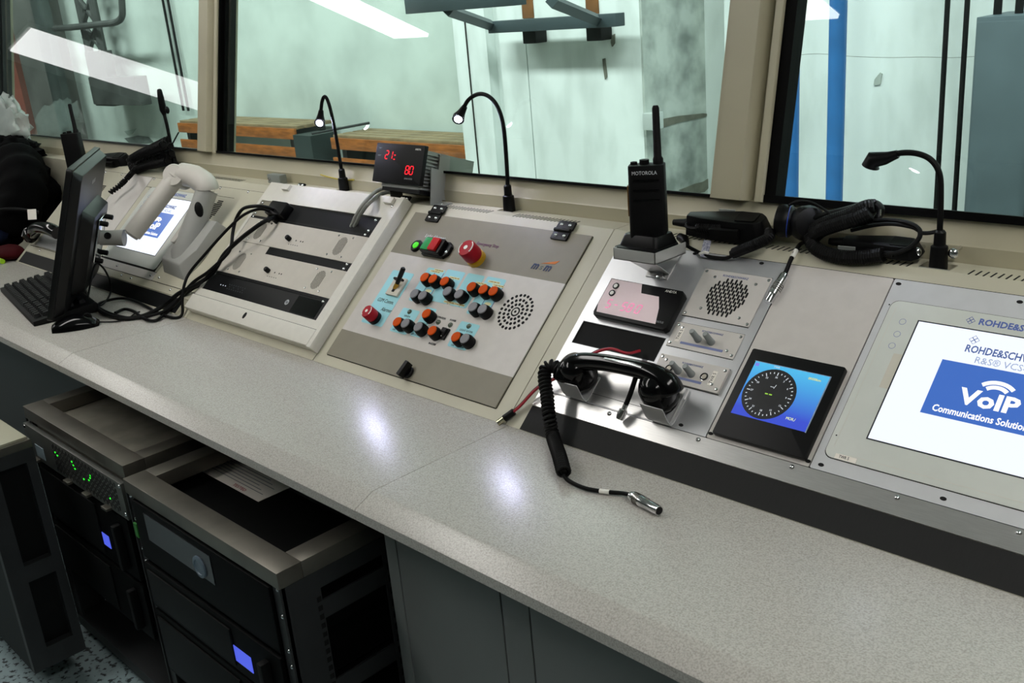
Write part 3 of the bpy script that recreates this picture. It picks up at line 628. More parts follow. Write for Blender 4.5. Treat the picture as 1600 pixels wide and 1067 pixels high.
# knob panels
def knob_panel(x0, x1, v0, v1, n, label, kx, conn, lab, bar):
    t = thing('knob_panel', sl((x0+x1)/2, v0, 0), label, 'control panel', 'small knob panels')
    part('plate', MB().prism(rrect(x0, x1, v0, v1, .0015), .003, n, MS), LIGHTP, t, .0005)
    part('plate_edge', MB().box(x0, x1, v1, v1+.0007, .003, .0034, MS).box(x0, x1, v0-.0008, v0, .003, .0034, MS), DARK, t)
    vm = (v0+v1)/2-.004
    for x in kx: part('knob', MB().lathe([(.0060, 0), (.0060, .004), (.0052, .006), (.0048, .024), (.0038, .026), (0, .026)], at(x, vm+.002, n), 16), mat('knob_grey', '#8f9492', .5), t)
    part('blue_bar', MB().box(bar[0], bar[1], v0+.0075, v0+.0115, n, n+.0003, MS), mat('blue_bar', '#7d86b4', .6), t)
    for x in conn:
        c_ = part('socket', MB().lathe([(.0062, 0), (.0062, .002), (.0052, .0025), (.0048, .001), (0, .001)], at(x, vm+.003, n), 18), BLK, t)
        part('rim', MB().lathe([(.0068, 0), (.0068, .0012), (.0061, .0014)], at(x, vm+.003, n), 18), CHROME, c_)
        part('insert', MB().prism(ngon(14, .0040), .0011, .0018, at(x, vm+.003, n)), mat('socket_insert', '#a09a8c', .4, metal=.5), c_)
    lb = part('label_strip', MB().box(lab[0], lab[1], v0+.0095, v1-.0095, n, n+.0004, MS), PAPER, t)
    text(lab[2], .0075, at((lab[0]+lab[1])/2, (v0+v1)/2, n+.0005, math.pi/2), INK, lb, wide=.018)
    screws(t, [(x0+.005, v1-.005), (x1-.005, v1-.005), (x0+.005, v0+.006), (x1-.005, v0+.006), (x0+.014, v1-.009), (x1-.016, v0+.012)], SCREWS, n)
    text('ROHDE&SCHWARZ', .0046, at((kx[0]+kx[1])/2+.006, v1-.008, n+.0001), NAVY, t, wide=.038)
    return t
knob_panel(-.9130, -.7893, .2075, .2520, .0042, 'upper knob panel with white sticker at its left end', (-.8615, -.8370), (), (-.9020, -.8940, 'TWR 5'), (-.890, -.812))
knob_panel(-.9095, -.7845, .1465, .1900, .0080, 'lower knob panel with two round sockets beside the handset', (-.8650, -.8405), (-.8830, -.8180), (-.8075, -.7995, 'TWR 5'), (-.888, -.818))
# wind dial display
wd = thing('wind_display', sl(-.687, .083, 0), 'black square display showing a round dial on blue', 'display')
part('case', MB().prism(rrect(-.7605, -.6135, .0835, .2288, .003), .003, .013, MS), BLK, wd, .0012)
SBL = bpy.data.materials.new('blue_screen'); SBL.use_nodes = True; nt = SBL.node_tree; b_ = nt.nodes['Principled BSDF']
b_.inputs['Base Color'].default_value = (.01, .01, .02, 1); b_.inputs['Roughness'].default_value = .2
tc = nt.nodes.new('ShaderNodeTexCoord'); sx = nt.nodes.new('ShaderNodeSeparateXYZ'); rp = nt.nodes.new('ShaderNodeValToRGB')
nt.links.new(tc.outputs['Generated'], sx.inputs[0]); nt.links.new(sx.outputs['Y'], rp.inputs[0]); nt.links.new(rp.outputs[0], b_.inputs['Emission Color'])
rp.color_ramp.elements[0].color = (*lin('#3f55d8'), 1); rp.color_ramp.elements[1].color = (*lin('#55c8f8'), 1); rp.color_ramp.elements[0].position = .15; b_.inputs['Emission Strength'].default_value = .9
sc_ = part('screen', MB().box(-.7462, -.6280, .1205, .2088, .0130, .0134, MS), SBL, wd)
part('screen_rim', MB().box(-.6280, -.6266, .1195, .2095, .0130, .0142, MS).box(-.7475, -.6266, .2088, .2096, .0130, .0138, MS), mat('clear_film', '#9fb6d8', .2), wd)
dial = part('dial', MB().prism(ngon(40, .0405, cx=-.7035, cy=.1625), .0134, .0138, MS), mat('dial_dark', '#16181c', .4, noise=.4, nscale=90), wd)
DW = glow('dial_white', '#e6ecf4', .8)
for k in range(36):
    a = 2*math.pi*k/36; L = .0050 if k % 3 == 0 else .0025
    q = MB().box(-.0006, .0006, .0355-L, .0355, .0138, .0141, at(-.7035, .1625, 0, a)); part('tick', q, DW, dial)
for k in range(12): text(str(((12-k) % 12)*3 or 36), .0042, at(-.7035+.0275*math.cos(math.pi/2+k*math.pi/6), .1625+.0275*math.sin(math.pi/2+k*math.pi/6), .0139), DW, dial, name='numeral')
GR_ = glow('dial_green', '#a8e04a', .9)
for dx in (-.0032, .0032): part('dash', MB().box(-.7035+dx-.0022, -.7035+dx+.0022, .1612, .1628, .0138, .0142, MS), GR_, dial)
text('--/', .009, at(-.7020, .1750, .0139), DW, dial)
text('0000km', .0055, at(-.6480, .2000, .0135), mat('yellow_digits', '#d9d24a', .6, emit='#d9d24a', es=.6), wd, wide=.019); text('MOR./', .0062, at(-.6560, .1335, .0135), mat('lemon_digits', '#e6f0a0', .6, emit='#e6f0a0', es=.6), wd, wide=.014)
part('icon', MB().box(-.7445, -.7385, .2015, .2065, .0134, .0137, MS), glow('icon_blue', '#8890ff', .8), wd)
text('TWR', .0045, at(-.7100, .2058, .0135), DW, wd)
# VoIP touch terminals
SCRW = glow('white_screen', '#eef4ff', 1.1, .2); SCRB = glow('logo_blue', '#4a78d2', .85, .2); SCRT = glow('screen_white_print', '#ffffff', 1.1)
TBEZ = mat('terminal_bezel', '#d3d7d0', .35, noise=.04, nscale=30); INKB = mat('screen_ink', '#4b5f96', .6, emit='#4b5f96', es=.5); INKG = mat('screen_grey_ink', '#8f9cba', .6, emit='#8f9cba', es=.7); LOGO = mat('logo_ink', '#5d72b8', .6)
def terminal(x0, label, twr):
    t = thing('touch_terminal', sl(x0+.17, .1, 0), label, 'touch screen', 'touch screen terminals')
    part('bezel', MB().prism(rrect(x0, x0+.340, .0985, .3507, .012, 5), .003, .0046, MS), TBEZ, t, .0004)
    part('edge_line', MB().prism(rrect(x0-.001, x0+.341, .0975, .3517, .012, 5), .003, .0034, MS), DARK, t)
    part('film_line', MB().box(x0+.009, x0+.0095, .115, .340, .0046, .0048, MS).box(x0+.03, x0+.33, .1075, .108, .0046, .0048, MS), WHITEP, t)
    X = x0+.0475; W = .245
    part('screen_frame', MB().box(X-.0022, X+W+.0022, .1366, .3250, .0046, .0048, MS), INK, t)
    s_ = part('screen', MB().box(X, X+W, .1386, .3230, .0046, .0052, MS), SCRW, t); c_ = X+W/2
    part('logo_field', MB().box(c_-.0725, c_+.0725, .1911, .2726, .0052, .0054, MS), SCRB, s_)
    def tx(s, size, x, v, m, **k): return text(s, size, at(x, v, .0055), m, s_, **k)
    tx('VoIP', .031, c_+.002, .2255, SCRT, bold=.0011, wide=.074); tx('Communications Solutions', .0135, c_, .2015, SCRT, bold=.0003, wide=.120)
    for r_ in (.014, .0215):
        pts = [at(c_+.006, .2345, .0055) @ Vector((r_*math.cos(a)*1.15, r_*math.sin(a)*.9, 0)) for a in [math.radians(40+100*k/10) for k in range(11)]]
        part('wave_mark', MB().tube(pts, .0028, 6), SCRT, s_)
    tx('ROHDE&SCHWARZ', .0150, c_+.002, .2945, INKB, bold=.0003, wide=.105); tx('R&S\u00ae VCS-4G', .0135, c_+.006, .2800, INKG, wide=.078)
    def dia(x, v, n, sz, m, par):
        q = MB()
        for a in ((0, sz), (0, -sz), (sz, 0), (-sz, 0)):
            cx_, cv_ = x+a[0]*.55, v+a[1]*.55
            P = [(cx_, cv_-sz*.5), (cx_+sz*.5, cv_), (cx_, cv_+sz*.5), (cx_-sz*.5, cv_)]
            q.tube([sl(p_[0], p_[1], n) for p_ in P], .0004, 4, closed=True)
        part('emblem', q, m, par)
    dia(c_-.044, .3090, .0053, .0062, INKB, s_); dia(c_-.0585, .3372, .0047, .0055, LOGO, t)
    text('ROHDE&SCHWARZ', .0128, at(c_+.008, .3372, .0047), LOGO, t, bold=.0004, wide=.112)
    for v, g in ((.3185, '^'), (.298, 'o'), (.279, 'v')):
        part('touch_mark', MB().tube([sl(X-.0215+.0045*math.cos(a), v+.0045*math.sin(a), .0047) for a in [2*math.pi*k/16 for k in range(16)]], .00025, 4, closed=True), LOGO, t)
    if twr:
        lb = part('label_strip', MB().box(x0+.016, x0+.046, .0990, .1062, .0047, .0051, MS), PAPER, t); text('TWR 5', .0062, at(x0+.0285, .1026, .0052), INK, lb, wide=.014)
        part('tape', MB().box(X-.0145, X-.0025, .214, .268, .0047, .0050, MS), mat('masking_tape', '#cfcbbd', .7), t)
    part('sensor_hole', MB().prism(ngon(8, .0011), .0046, .005, at(x0+.006, .131, 0)), HOLE, t); part('sensor_hole', MB().prism(ngon(8, .0011), .0046, .005, at(x0-.002, .342, 0)), HOLE, t)
    return t
terminal(-.5955, 'bright touch screen at the right with a logo on blue', True)
terminal(-2.8880, 'touch screen partly hidden by the white monitor arm', False)
# ================================================================== HANDSET CRADLE + HANDSET
cr0 = thing('handset_cradle', sl(-.935, .078, 0), 'grey sheet metal cradle with two upturned hooks', 'cradle')
CRM = mat('cradle_grey', '#b3b3b3', .38, metal=.3)
part('plate', MB().prism(rrect(-1.065, -.835, .079, .142, .001), .003, .0045, MS), ALU, cr0)
part('plate_line', MB().box(-1.065, -.835, .0948, .0955, .0045, .0048, MS), DARK, cr0); part('side_flange', MB().box(-.838, -.8355, .079, .142, .003, .009, MS), CRM, cr0)
def hook(x0, x1):
    prof = [(.125, .0045), (.084, .0045), (.077, .0075), (.0765, .020), (.0815, .038), (.0835, .0475), (.0850, .0472), (.0832, .038), (.0785, .0205), (.0788, .0095), (.085, .0065), (.125, .0065)]
    M = MS @ Matrix(((0, 0, 1, 0), (1, 0, 0, 0), (0, 1, 0, 0), (0, 0, 0, 1)))
    part('hook', MB().prism(prof, x0, x1, M), CRM, cr0, .0006)
hook(-1.041, -.999); hook(-.873, -.831)
hs = thing('telephone_handset', sl(-.95, .12, .02), 'glossy black telephone handset resting in the metal cradle', 'handset')
HM = BLKG
A, B = Vector((-1.050, .123, .040)), Vector((-.868, .113, .040))
q = MB()
hpx = [(884, 594, .034), (888, 577, .046), (905, 566, .055), (940, 566, .058), (980, 573, .058), (1015, 582, .057), (1040, 597, .050), (1049, 616, .036)]
hpw = cr([ps(*p_) for p_ in hpx], 7)
rr = [.0135+.010*abs(2*i/(len(hpw)-1)-1)**2 for i in range(len(hpw))]
rr[0] = .017; rr[1] = .021; rr[-1] = .017; rr[-2] = .021
q.tube(hpw, rr, 18); part('grip', q, HM, hs, smooth=60)
for px_, nm in (((904, 586), 'earpiece'), ((1029, 617), 'mouthpiece')):
    c_ = ps(*px_, .030); Mx = at(c_.x, (c_-SP).dot(SV), .0075) @ RX(math.radians(-6))
    e_ = part(nm, MB().lathe([(.0, .0), (.020, .001), (.0260, .006), (.0285, .015), (.0285, .030), (.0262, .043), (.021, .053), (.010, .059), (0, .060)], Mx, 28), HM, hs, smooth=60)
    part('cap_ring', MB().lathe([(.0287, .013), (.0293, .016), (.0287, .019)], Mx, 28), BLK, e_)
part('grip_strip', MB().tube(cr([ps(945, 560, .071), ps(965, 564, .0725), ps(985, 568, .0725), ps(1003, 574, .071)], 4), .0032, 8, flat=.6), mat('polished_strip', '#c9cbcc', .15, metal=.7), hs)
cp = [ps(880, 583, .045), ps(865, 572, .05), ps(853, 576, .052), ps(851, 592, .05), ps(855, 620, .042), ps(858, 650, .035), ps(864, 682, .02), pz(874, 712, .768), pz(881, 738, .766)]
cpp = cr(cp, 8)
part('coiled_cord', MB().coil(cpp, .0088, .0030, 44, 6, 12), RUB, hs)
part('cord_core', MB().tube(cpp, .0050, 8), RUB, hs)
lead = cr([pz(880, 742, .763), pz(890, 752, .757), pz(915, 763, .7545), pz(945, 768, .7545), pz(975, 771, .7555), pz(987, 774, .757)], 6)
part('lead', MB().tube(lead, .0032, 8), RUB, hs); part('sleeve', MB().tube([pz(937, 767, .7547), pz(952, 769, .755)], .0036, 8), WHITE, hs)
c0, c1 = pz(986, 774, .758), pz(1030, 798, .7585)
cn = part('plug', MB().tube([c0, c0.lerp(c1, .08), c0.lerp(c1, .10), c0.lerp(c1, .55), c0.lerp(c1, .57), c0.lerp(c1, 1)], [.0062, .0068, .0082, .0082, .0074, .0070], 18), CHROME, hs)
part('plug_socket', MB().tube([c0.lerp(c1, .99), c0.lerp(c1, 1.005)], .0058, 14), HOLE, cn)
# knurling rings
for k in (.16, .20, .24, .28, .32): part('ring', MB().tube([c0.lerp(c1, k), c0.lerp(c1, k+.02)], .0086, 16), STEEL, cn)
# BNC lead hanging below the grip
bn = thing('bnc_lead', ps(972, 650, .01), 'short black lead with a silver bayonet plug hanging below the handset', 'cable')
part('cable', MB().tube(cr([sl(-.908, .150, .050), ps(993, 590, .045), ps(985, 615, .03), ps(978, 632, .022)], 6), .0042, 8), RUB, bn)
P0_, P1_ = ps(978, 632, .021), ps(968, 655, .012)
part('plug', MB().tube([P0_, P0_.lerp(P1_, .35), P0_.lerp(P1_, .36), P0_.lerp(P1_, .8), P1_], [.0040, .0042, .0068, .0072, .0060], 14), CHROME, bn)
# red and black two-core lead with plug
rb = thing('power_lead', ps(800, 645, .01), 'red and black twin lead ending in a small plug on the console edge', 'cable')
pts = [ps(1000, 548, .012), ps(980, 552, .03), ps(955, 545, .035), ps(930, 551, .035), ps(905, 570, .03), ps(870, 590, .025), ps(840, 606, .02), ps(815, 632, .012), ps(803, 643, .009)]
part('red_wire', MB().tube(cr(pts, 6), .0024, 8), REDW, rb); part('black_wire', MB().tube(cr([p_ + Vector((-.004, .004, -.001)) for p_ in pts], 6), .0024, 8), RUB, rb)
P0_, P1_ = ps(803, 643, .009), ps(778, 661, .008)
part('plug', MB().tube([P0_, P0_.lerp(P1_, .6)], .0062, 12), BLK, rb); part('plug_tip', MB().tube([P0_.lerp(P1_, .6), P1_], .0054, 12), mat('plug_metal', '#b7b49a', .25, metal=.9), rb)
# ================================================================== GOOSENECK LAMPS
LEDG = glow('lamp_led', '#d9dcff', 800.0); LEDD = glow('lamp_led_dim', '#e4ecff', 90.0)
def gooseneck(px, face, label, y, led=None):
    B = pY(*px[0], y); B.z = ZL
    t = thing('gooseneck_lamp', B, label, 'lamp', 'black gooseneck desk lamps')
    part('foot_plate', MB().box(B.x-.022, B.x+.022, B.y-.014, B.y+.014, ZL, ZL+.0015), CHROME, t)
    part('base', MB().lathe([(.0125, .0015), (.0120, .018), (.0115, .030), (.0082, .032), (.0078, .050), (.0055, .053)], T(B.x, B.y, ZL), 18), BLK, t)
    pts = [Vector((B.x, B.y, ZL+.045))]+[pY(a, b, y+dy) for a, b, dy in px[1:]]
    part('neck', MB().tube(cr(pts, 8), .0042, 10), RUB, t)
    e = pts[-1]; d = (pts[-1]-pts[-2]).normalized(); f = e+d*(.016 if led is None else .026); g_ = Vector(face).normalized()
    hd = part('head', MB().tube([e-d*.012, e, e+d*.006, f-g_*.005, f+g_*.006], [.0058, .0078, .0092, .0122, .0128], 16), BLK, t)
    part('led', MB().tube([f+g_*.0055, f+g_*.0068], .0078, 14), led or LEDG, hd)
    return t
gooseneck([(538, 297), (533, 262, 0), (526, 218, 0), (518, 178, 0), (512, 157, 0), (507, 151, -.003), (503, 160, -.006), (501, 180, -.010)], (.55, -.70, -.45), 'left one of the two lit gooseneck lamps, behind the rack console', 1.388)
gooseneck([(796, 328), (792, 262, 0), (787, 200, 0), (778, 168, 0), (764, 151, 0), (748, 147, -.003), (732, 156, -.006), (722, 174, -.010)], (.50, -.72, -.48), 'taller lit gooseneck lamp behind the switch panel', 1.388)
gooseneck([(1466, 417), (1468, 370, 0), (1470, 310, 0), (1468, 272, 0), (1455, 250, 0), (1433, 240, 0), (1408, 239, -.002), (1390, 245, -.004)], (-.35, .05, -.93), 'gooseneck lamp bent low at the right over the console', 1.368, LEDD)
# ================================================================== TEMPERATURE DISPLAY
td = thing('temperature_display', (-1.73, 1.37, ZL), 'black display with red digits 21 and 80 on a grey bracket', 'display')
TF = math.radians(19)
o_ = Vector((-1.7365, 1.330, 1.066))   # bottom centre of face
MT = Matrix(((1, 0, 0, o_.x), (0, math.sin(TF), -math.cos(TF), o_.y), (0, math.cos(TF), math.sin(TF), o_.z), (0, 0, 0, 1)))  # (x, up face, out of face)
HB = mat('bracket_grey', '#8e9088', .5, noise=.06, nscale=20)
part('face', MB().prism(rrect(-.083, .083, 0, .086, .002), -.010, 0, MT), BLK, td, .0008)
bd = part('body', MB().box(-.060, .068, -.008, .078, -.085, -.010, MT), mat('anodised_grey', '#9a9c97', .4, metal=.4), td)
for k in range(11): part('fin', MB().box(.068, .074, -.006+k*.0075, -.003+k*.0075, -.050, -.011, MT), MATS['anodised_grey'], bd)
part('connector', MB().prism(ngon(10, .004), 0, .003, MT @ T(.0745, .008, -.035) @ RY(math.pi/2)), HOLE, bd); part('under_rail', MB().box(-.055, .074, -.016, -.008, -.055, -.009, MT), BLK, bd)
br = part('bracket', MB().box(.076, .0785, -.020, .074, -.150, -.050, MT).box(-.066, .0785, .074, .0765, -.150, -.052, MT), HB, td, .0005, label='grey sheet metal bracket')
part('leg', MB().prism([(1.352, ZL), (1.384, ZL), (1.398, 1.085), (1.365, 1.10)], -.0012+(-1.6515), .0012+(-1.6515), MYZ), HB, td)
part('leg', MB().prism([(1.352, ZL), (1.384, ZL), (1.384, 1.075), (1.345, 1.062)], -.0012+(-1.785), .0012+(-1.785), MYZ), HB, td)
part('foot', MB().box(-1.6515, -1.615, 1.354, 1.384, ZL, ZL+.002), HB, td); part('foot', MB().box(-1.826, -1.785, 1.354, 1.384, ZL, ZL+.002), HB, td)
for x in (-1.632, -1.81): inst('screw', SCREW, T(x, 1.37, ZL+.002), td)
REDD = glow('red_digit', '#ff1c2c', 1.6)
for ch, x in (('2', -.048), ('1', -.0335), ('=', -.0185)): seg7(ch, MT @ T(x, .052, .0006), .0100 if ch != '=' else .0075, .0175 if ch != '=' else .018, REDD, td, .0022)
for ch, x in (('8', .0285), ('0', .0430)): seg7(ch, MT @ T(x, .0225, .0006), .0105, .0175, REDD, td, .0021)
text('ANDTA', .0055, MT @ T(.062, .0765, .0004), WHITE, td); text('SURROUND', .005, MT @ T(.042, .0125, .0004), MATS['dim_print'], td)
for v, s_ in ((.0745, 'TMP \u00b0'), (.0585, 'HUM \u00b0')): text(s_, .0042, MT @ T(-.068, v, .0004), MATS['dim_print'], td)
gc = thing('grey_cables', ps(560, 340, .03), 'pair of grey cables arching from the display into the rack panel', 'cable')
for k, dx in enumerate((0, 6)):
    pts = [pY(604+dx, 293+k*6, 1.36), pY(588+dx, 299+k*5, 1.34), ps(570+dx, 316+k*2, .045), ps(558+dx, 334, .035), ps(549+dx*.8, 354, .0145)]
    part('cable', MB().tube(cr(pts, 6), .0046, 10), mat('grey_cable', '#9a9b94', .5) if k == 0 else mat('dark_grey_cable', '#7f817b', .5), gc)
# small grey box and yellow wire on the ledge
sbx = thing('sensor_box', pz(428, 287, ZL), 'small grey metal box on the ledge near the monitor arm', 'sensor box')
q_ = pz(428, 288, ZL); part('case', MB().cbox((q_.x, q_.y+.012, ZL+.013), .060, .022, .024, None), mat('sensor_grey', '#8b918c', .45), sbx, .003); part('button', MB().lathe([(.005, 0), (.005, .003), (0, .004)], T(q_.x-.018, q_.y+.001, ZL+.012) @ RX(math.pi/2), 12), CHROME, sbx)
solo('yellow_wire', MB().tube(cr([pY(501, 273, 1.3975), pY(515, 277, 1.3975), pY(535, 281, 1.3975), pY(553, 281, 1.3975)], 6), .0018, 6), mat('yellow_green_wire', '#b7a63a', .5), 'short yellow wire along the back of the ledge beside a lamp', 'wire')
# ================================================================== HANDHELD RADIOS
RADB = mat('radio_black', '#070708', .55, noise=.25, nscale=150, spec=.2)
def radio(M, label, tilt=0, full=True):
    t = props(link('handheld_radio', None, M), label, 'radio', 'black handheld radios')
    def P(mb): return mb
    q = MB().prism(rrect(-.030, .030, -.018, .018, .006), 0, .128, M, top=rrect(-.029, .029, -.016, .016, .006)); part('body', q, RADB, t, .002)
    part('antenna', MB().tube([M @ Vector((.018, .004, .125)), M @ Vector((.018, .004, .135)), M @ Vector((.0175, .004, .139)), M @ Vector((.017, .004, .215)), M @ Vector((.017, .004, .219))], [.0085, .0085, .0066, .0058, .004], 14), RUB, t)
    part('knob', MB().lathe([(.008, 0), (.0078, .008), (0, .009)], M @ T(-.004, .002, .127), 14), RUB, t); part('knob', MB().lathe([(.006, 0), (.0055, .005), (0, .006)], M @ T(-.021, .002, .127), 14), RUB, t)
    if full:
        for z in (.104, .088, .072): part('rib', MB().box(-.021, .021, -.0190, -.017, z, z+.002, M), BLKG, t, .0004)
        part('talk_button', MB().prism(rrect(-.0325, -.029, -.008, .008, .0015), .045, .095, M), mat('amber_button', '#6e4a0c', .45), t, .0006)
        text('MOTOROLA', .0085, M @ T(-.002, -.0182, .1165) @ RX(math.pi/2), mat('silver_print', '#d9dcdf', .4), t, wide=.040)
    return t
rc = pY(1009, 372, 1.262)
MR = T(rc.x, 1.272, 1.030) @ RZ(math.radians(30))
radio(MR, 'black handheld radio standing in the charger at centre right')
ch = thing('radio_charger', (rc.x, 1.272, 1.012), 'black charger cup holding the radio on a metal tray', 'charger')
part('base', MB().prism(rrect(-.041, .041, -.036, .036, .006), .0115, .028, T(rc.x-.001, 1.264, 1.0)), BLK, ch, .003)
part('cup', MB().prism(rrect(-.040, .040, -.030, .033, .008), .026, .046, T(rc.x-.001, 1.268, 1.0), top=rrect(-.033, .034, -.022, .026, .008)), BLK, ch, .002)
part('indicator', MB().box(rc.x-.010, rc.x+.003, 1.2272, 1.229, 1.017, 1.0205), mat('charger_mark', '#4a4d50', .3), ch)
tr = thing('radio_tray', (-.99, 1.26, .98), 'grey sheet metal tray on an angled bracket under the radio charger', 'tray')
TX0, TX1, TY0, TY1, TZ = -1.034, -.949, 1.221, 1.304, 1.0085
TRM = mat('tray_aluminium', '#b9b9b6', .4, metal=.35)
q = MB().box(TX0, TX1, TY0, TY1, TZ, TZ+.002).box(TX0, TX1, TY0, TY0+.0018, TZ, TZ+.019).box(TX0, TX0+.0018, TY0, TY1, TZ, TZ+.019).box(TX1-.0018, TX1, TY0, TY1, TZ, TZ+.019)
part('tray', q, TRM, tr, .0004)
bt = ps(1034, 424, .0045)
q = MB().prism([(-.022, -.014), (.022, -.014), (.024, .040), (-.024, .040)], .003, .0055, at(bt.x-.004, (bt-SP).dot(SV), 0)); part('bracket_foot', q, TRM, tr)
fv = (bt-SP).dot(SV)
F0 = [sl(bt.x-.026, fv-.004, .005), sl(bt.x+.018, fv-.004, .005), Vector((TX1-.012, TY0+.012, TZ)), Vector((TX0+.012, TY0+.012, TZ))]
F1 = [p_ + Vector((0, .0025, .0)) for p_ in F0]
part('bracket_arm', MB().add(F0+F1, [(0, 1, 2, 3), (7, 6, 5, 4), (0, 4, 5, 1), (1, 5, 6, 2), (2, 6, 7, 3), (3, 7, 4, 0)]), TRM, tr)
part('bolt', MB().lathe([(.0075, 0), (.0065, .004), (.003, .0065), (0, .007)], at(bt.x+.004, fv-.012, .0055), 16), CHROME, tr)
# ================================================================== FIST MICROPHONE RIGHT OF THE RADIO
def fist_mic(M, t, s=1):
    part('shell', MB().prism([(-.075, -.012), (-.045, -.020), (.025, -.030), (.060, -.030), (.072, -.018), (.074, .010), (.060, .024), (.020, .028), (-.045, .016), (-.075, .010)], 0, .024, M, top=[(-.070, -.008), (-.042, -.015), (.022, -.023), (.052, -.023), (.062, -.013), (.063, .007), (.052, .017), (.018, .020), (-.042, .012), (-.070, .007)]), BLK, t, .003)
    part('grille', MB().prism(rrect(.018, .052, -.018, .013, .004), .024, .0252, M), RUB, t); part('talk_bar', MB().box(-.02, .03, -.034, -.026, .006, .018, M), RUB, t, .002)
    part('strain_relief', MB().tube([M @ Vector((-.070, 0, .011)), M @ Vector((-.100, 0, .011))], [.0085, .0052], 12), RUB, t)
fm = thing('fist_microphone', pz(1150, 365, ZL), 'black fist microphone with coiled cord lying on the vented ledge', 'microphone')
m0 = pz(1150, 363, ZL)
MF = T(m0.x+.022, 1.372, ZL+.003) @ RZ(math.radians(8)) @ RX(math.radians(14)) @ T(0, 0, .006) @ Matrix.Diagonal((1.02, 1.0, 1.5, 1))
fist_mic(MF, fm)
part('clip_strip', MB().box(-.022, .006, .016, .018, .022, .0255, MF), mat('clip_grey', '#aeb3ad', .3), fm)
cpt = cr([MF @ Vector((-.098, 0, .011)), pY(1078, 345, 1.355), pY(1073, 352, 1.345), pY(1080, 357, 1.342), pY(1100, 357, 1.342), pY(1118, 355, 1.345)], 6)
part('cord', MB().tube(cpt, .0040, 8), RUB, fm); part('coiled_cord', MB().coil(cr([pY(1090, 357, 1.342), pY(1110, 357, 1.344), pY(1130, 356, 1.348)], 5), .0065, .0022, 12), RUB, fm)
k2 = cr([pY(1203, 362, 1.352), pY(1200, 372, 1.338), ps(1180, 382, .028), ps(1160, 390, .020), ps(1146, 396, .013)], 6)
part('coiled_cord', MB().coil(k2, .0068, .0024, 30), RUB, fm); part('cord_core', MB().tube(k2, .0058, 8), RUB, fm)
part('lead', MB().tube(cr([ps(1148, 397, .012), ps(1135, 403, .008), ps(1115, 402, .007), ps(1100, 398, .007), ps(1086, 391, .008), pz(1075, 385, ZL-.005), pz(1068, 378, ZL+.006)], 6), .0030, 8), RUB, fm)
part('plug', MB().tube([pY(1072, 383, 1.335), pY(1069, 374, 1.345), pY(1062, 370, 1.35)], [.0055, .0085, .007], 12), BLK, fm)
fl_ = ps(1101, 398, .009); TAGM = mat('striped_tag', '#c9c9d2', .6, noise=1, nscale=300, color2='#6a6d88', stretch=(1, .2, 1))
part('tag', MB().prism(rrect(-.007, .006, -.004, .024, .001), 0, .0006, T(*fl_) @ RX(math.radians(65)) @ RY(.2)), TAGM, fm); part('tag_tie', MB().tube([ps(1093, 397, .008), ps(1101, 394, .012), ps(1107, 396, .009)], .0026, 6), WHITE, fm)
# ================================================================== HEADSET + COILED CABLE
hd = thing('headset', pz(1270, 375, ZL), 'black headset with coiled cable heaped on the right ledge', 'headset')
def cup(c, ax, r=.030, d=.030):
    z = Vector(ax).normalized(); M = z.to_track_quat('Z', 'Y').to_matrix().to_4x4(); M.translation = c
    o = part('ear_cup', MB().lathe([(0, -d*.55), (r*.75, -d*.52), (r*.98, -d*.3), (r, d*.1), (r*.86, d*.42), (r*.5, d*.5), (0, d*.5)], M, 22), BLK, hd, smooth=50); return o, M
c1, c2 = pY(1226, 345, 1.368), pY(1262, 349, 1.372); c1.z = max(c1.z, ZL+.021); c2.z = max(c2.z, ZL+.025)
o1, M1 = cup(c1, (-.9, -.35, .1), .026, .030); part('blue_ring', MB().lathe([(.0254, -.0082), (.0262, -.0074), (.0256, -.0066)], M1, 22), mat('blue_ring', '#23409a', .3), o1)
cup(c2, (.75, -.6, .2), .028, .034)
part('boom', MB().tube(cr([pY(1225, 332, 1.37), pY(1234, 320, 1.37), pY(1250, 314, 1.37), pY(1270, 317, 1.37), pY(1290, 329, 1.37), pY(1310, 345, 1.365)], 6), .0022, 8), RUB, hd)
hb = cr([c2+Vector((.01, .0, .01)), pY(1290, 335, 1.375), pY(1330, 325, 1.378), pY(1358, 316, 1.38), pY(1374, 322, 1.382), pY(1375, 335, 1.38), pY(1360, 349, 1.375), pY(1335, 356, 1.37)], 6)
part('headband', MB().tube(hb, .0085, 10, flat=.55), RUB, hd); part('headband_edge', MB().tube(cr([pY(1375, 327, 1.374), pY(1374, 338, 1.372), pY(1366, 346, 1.37), pY(1354, 350, 1.368)], 5), .0022, 6), CHROME, hd)
for pts, tn in (([pY(1268, 372, 1.365), pY(1275, 357, 1.362), pY(1295, 347, 1.36), pY(1325, 337, 1.362), pY(1352, 324, 1.366), pY(1366, 322, 1.37)], 34),
                ([pY(1266, 376, 1.36), pY(1282, 361, 1.352), pY(1305, 352, 1.35), pY(1335, 343, 1.352), pY(1360, 332, 1.358)], 32),
                ([pY(1266, 370, 1.358), pY(1272, 385, 1.348), pY(1290, 396, 1.342), pY(1318, 402, 1.34), pY(1350, 402, 1.342), pY(1380, 398, 1.345)], 36)):
    pp = cr(pts, 7); part('coiled_cable', MB().coil(pp, .0085, .0028, tn), RUB, hd); part('cable_core', MB().tube(pp, .0068, 8), RUB, hd)
part('cable', MB().tube(cr([pY(1380, 398, 1.345), pY(1405, 394, 1.348), pY(1425, 384, 1.35), pY(1437, 370, 1.355), pY(1435, 357, 1.36), pY(1418, 348, 1.365), pY(1390, 344, 1.37), pY(1365, 345, 1.37)], 6), .0034, 8), RUB, hd)
part('cable', MB().tube(cr([pY(1437, 364, 1.362), pY(1452, 364, 1.366), pY(1470, 360, 1.374)], 5), .003, 8), RUB, hd)
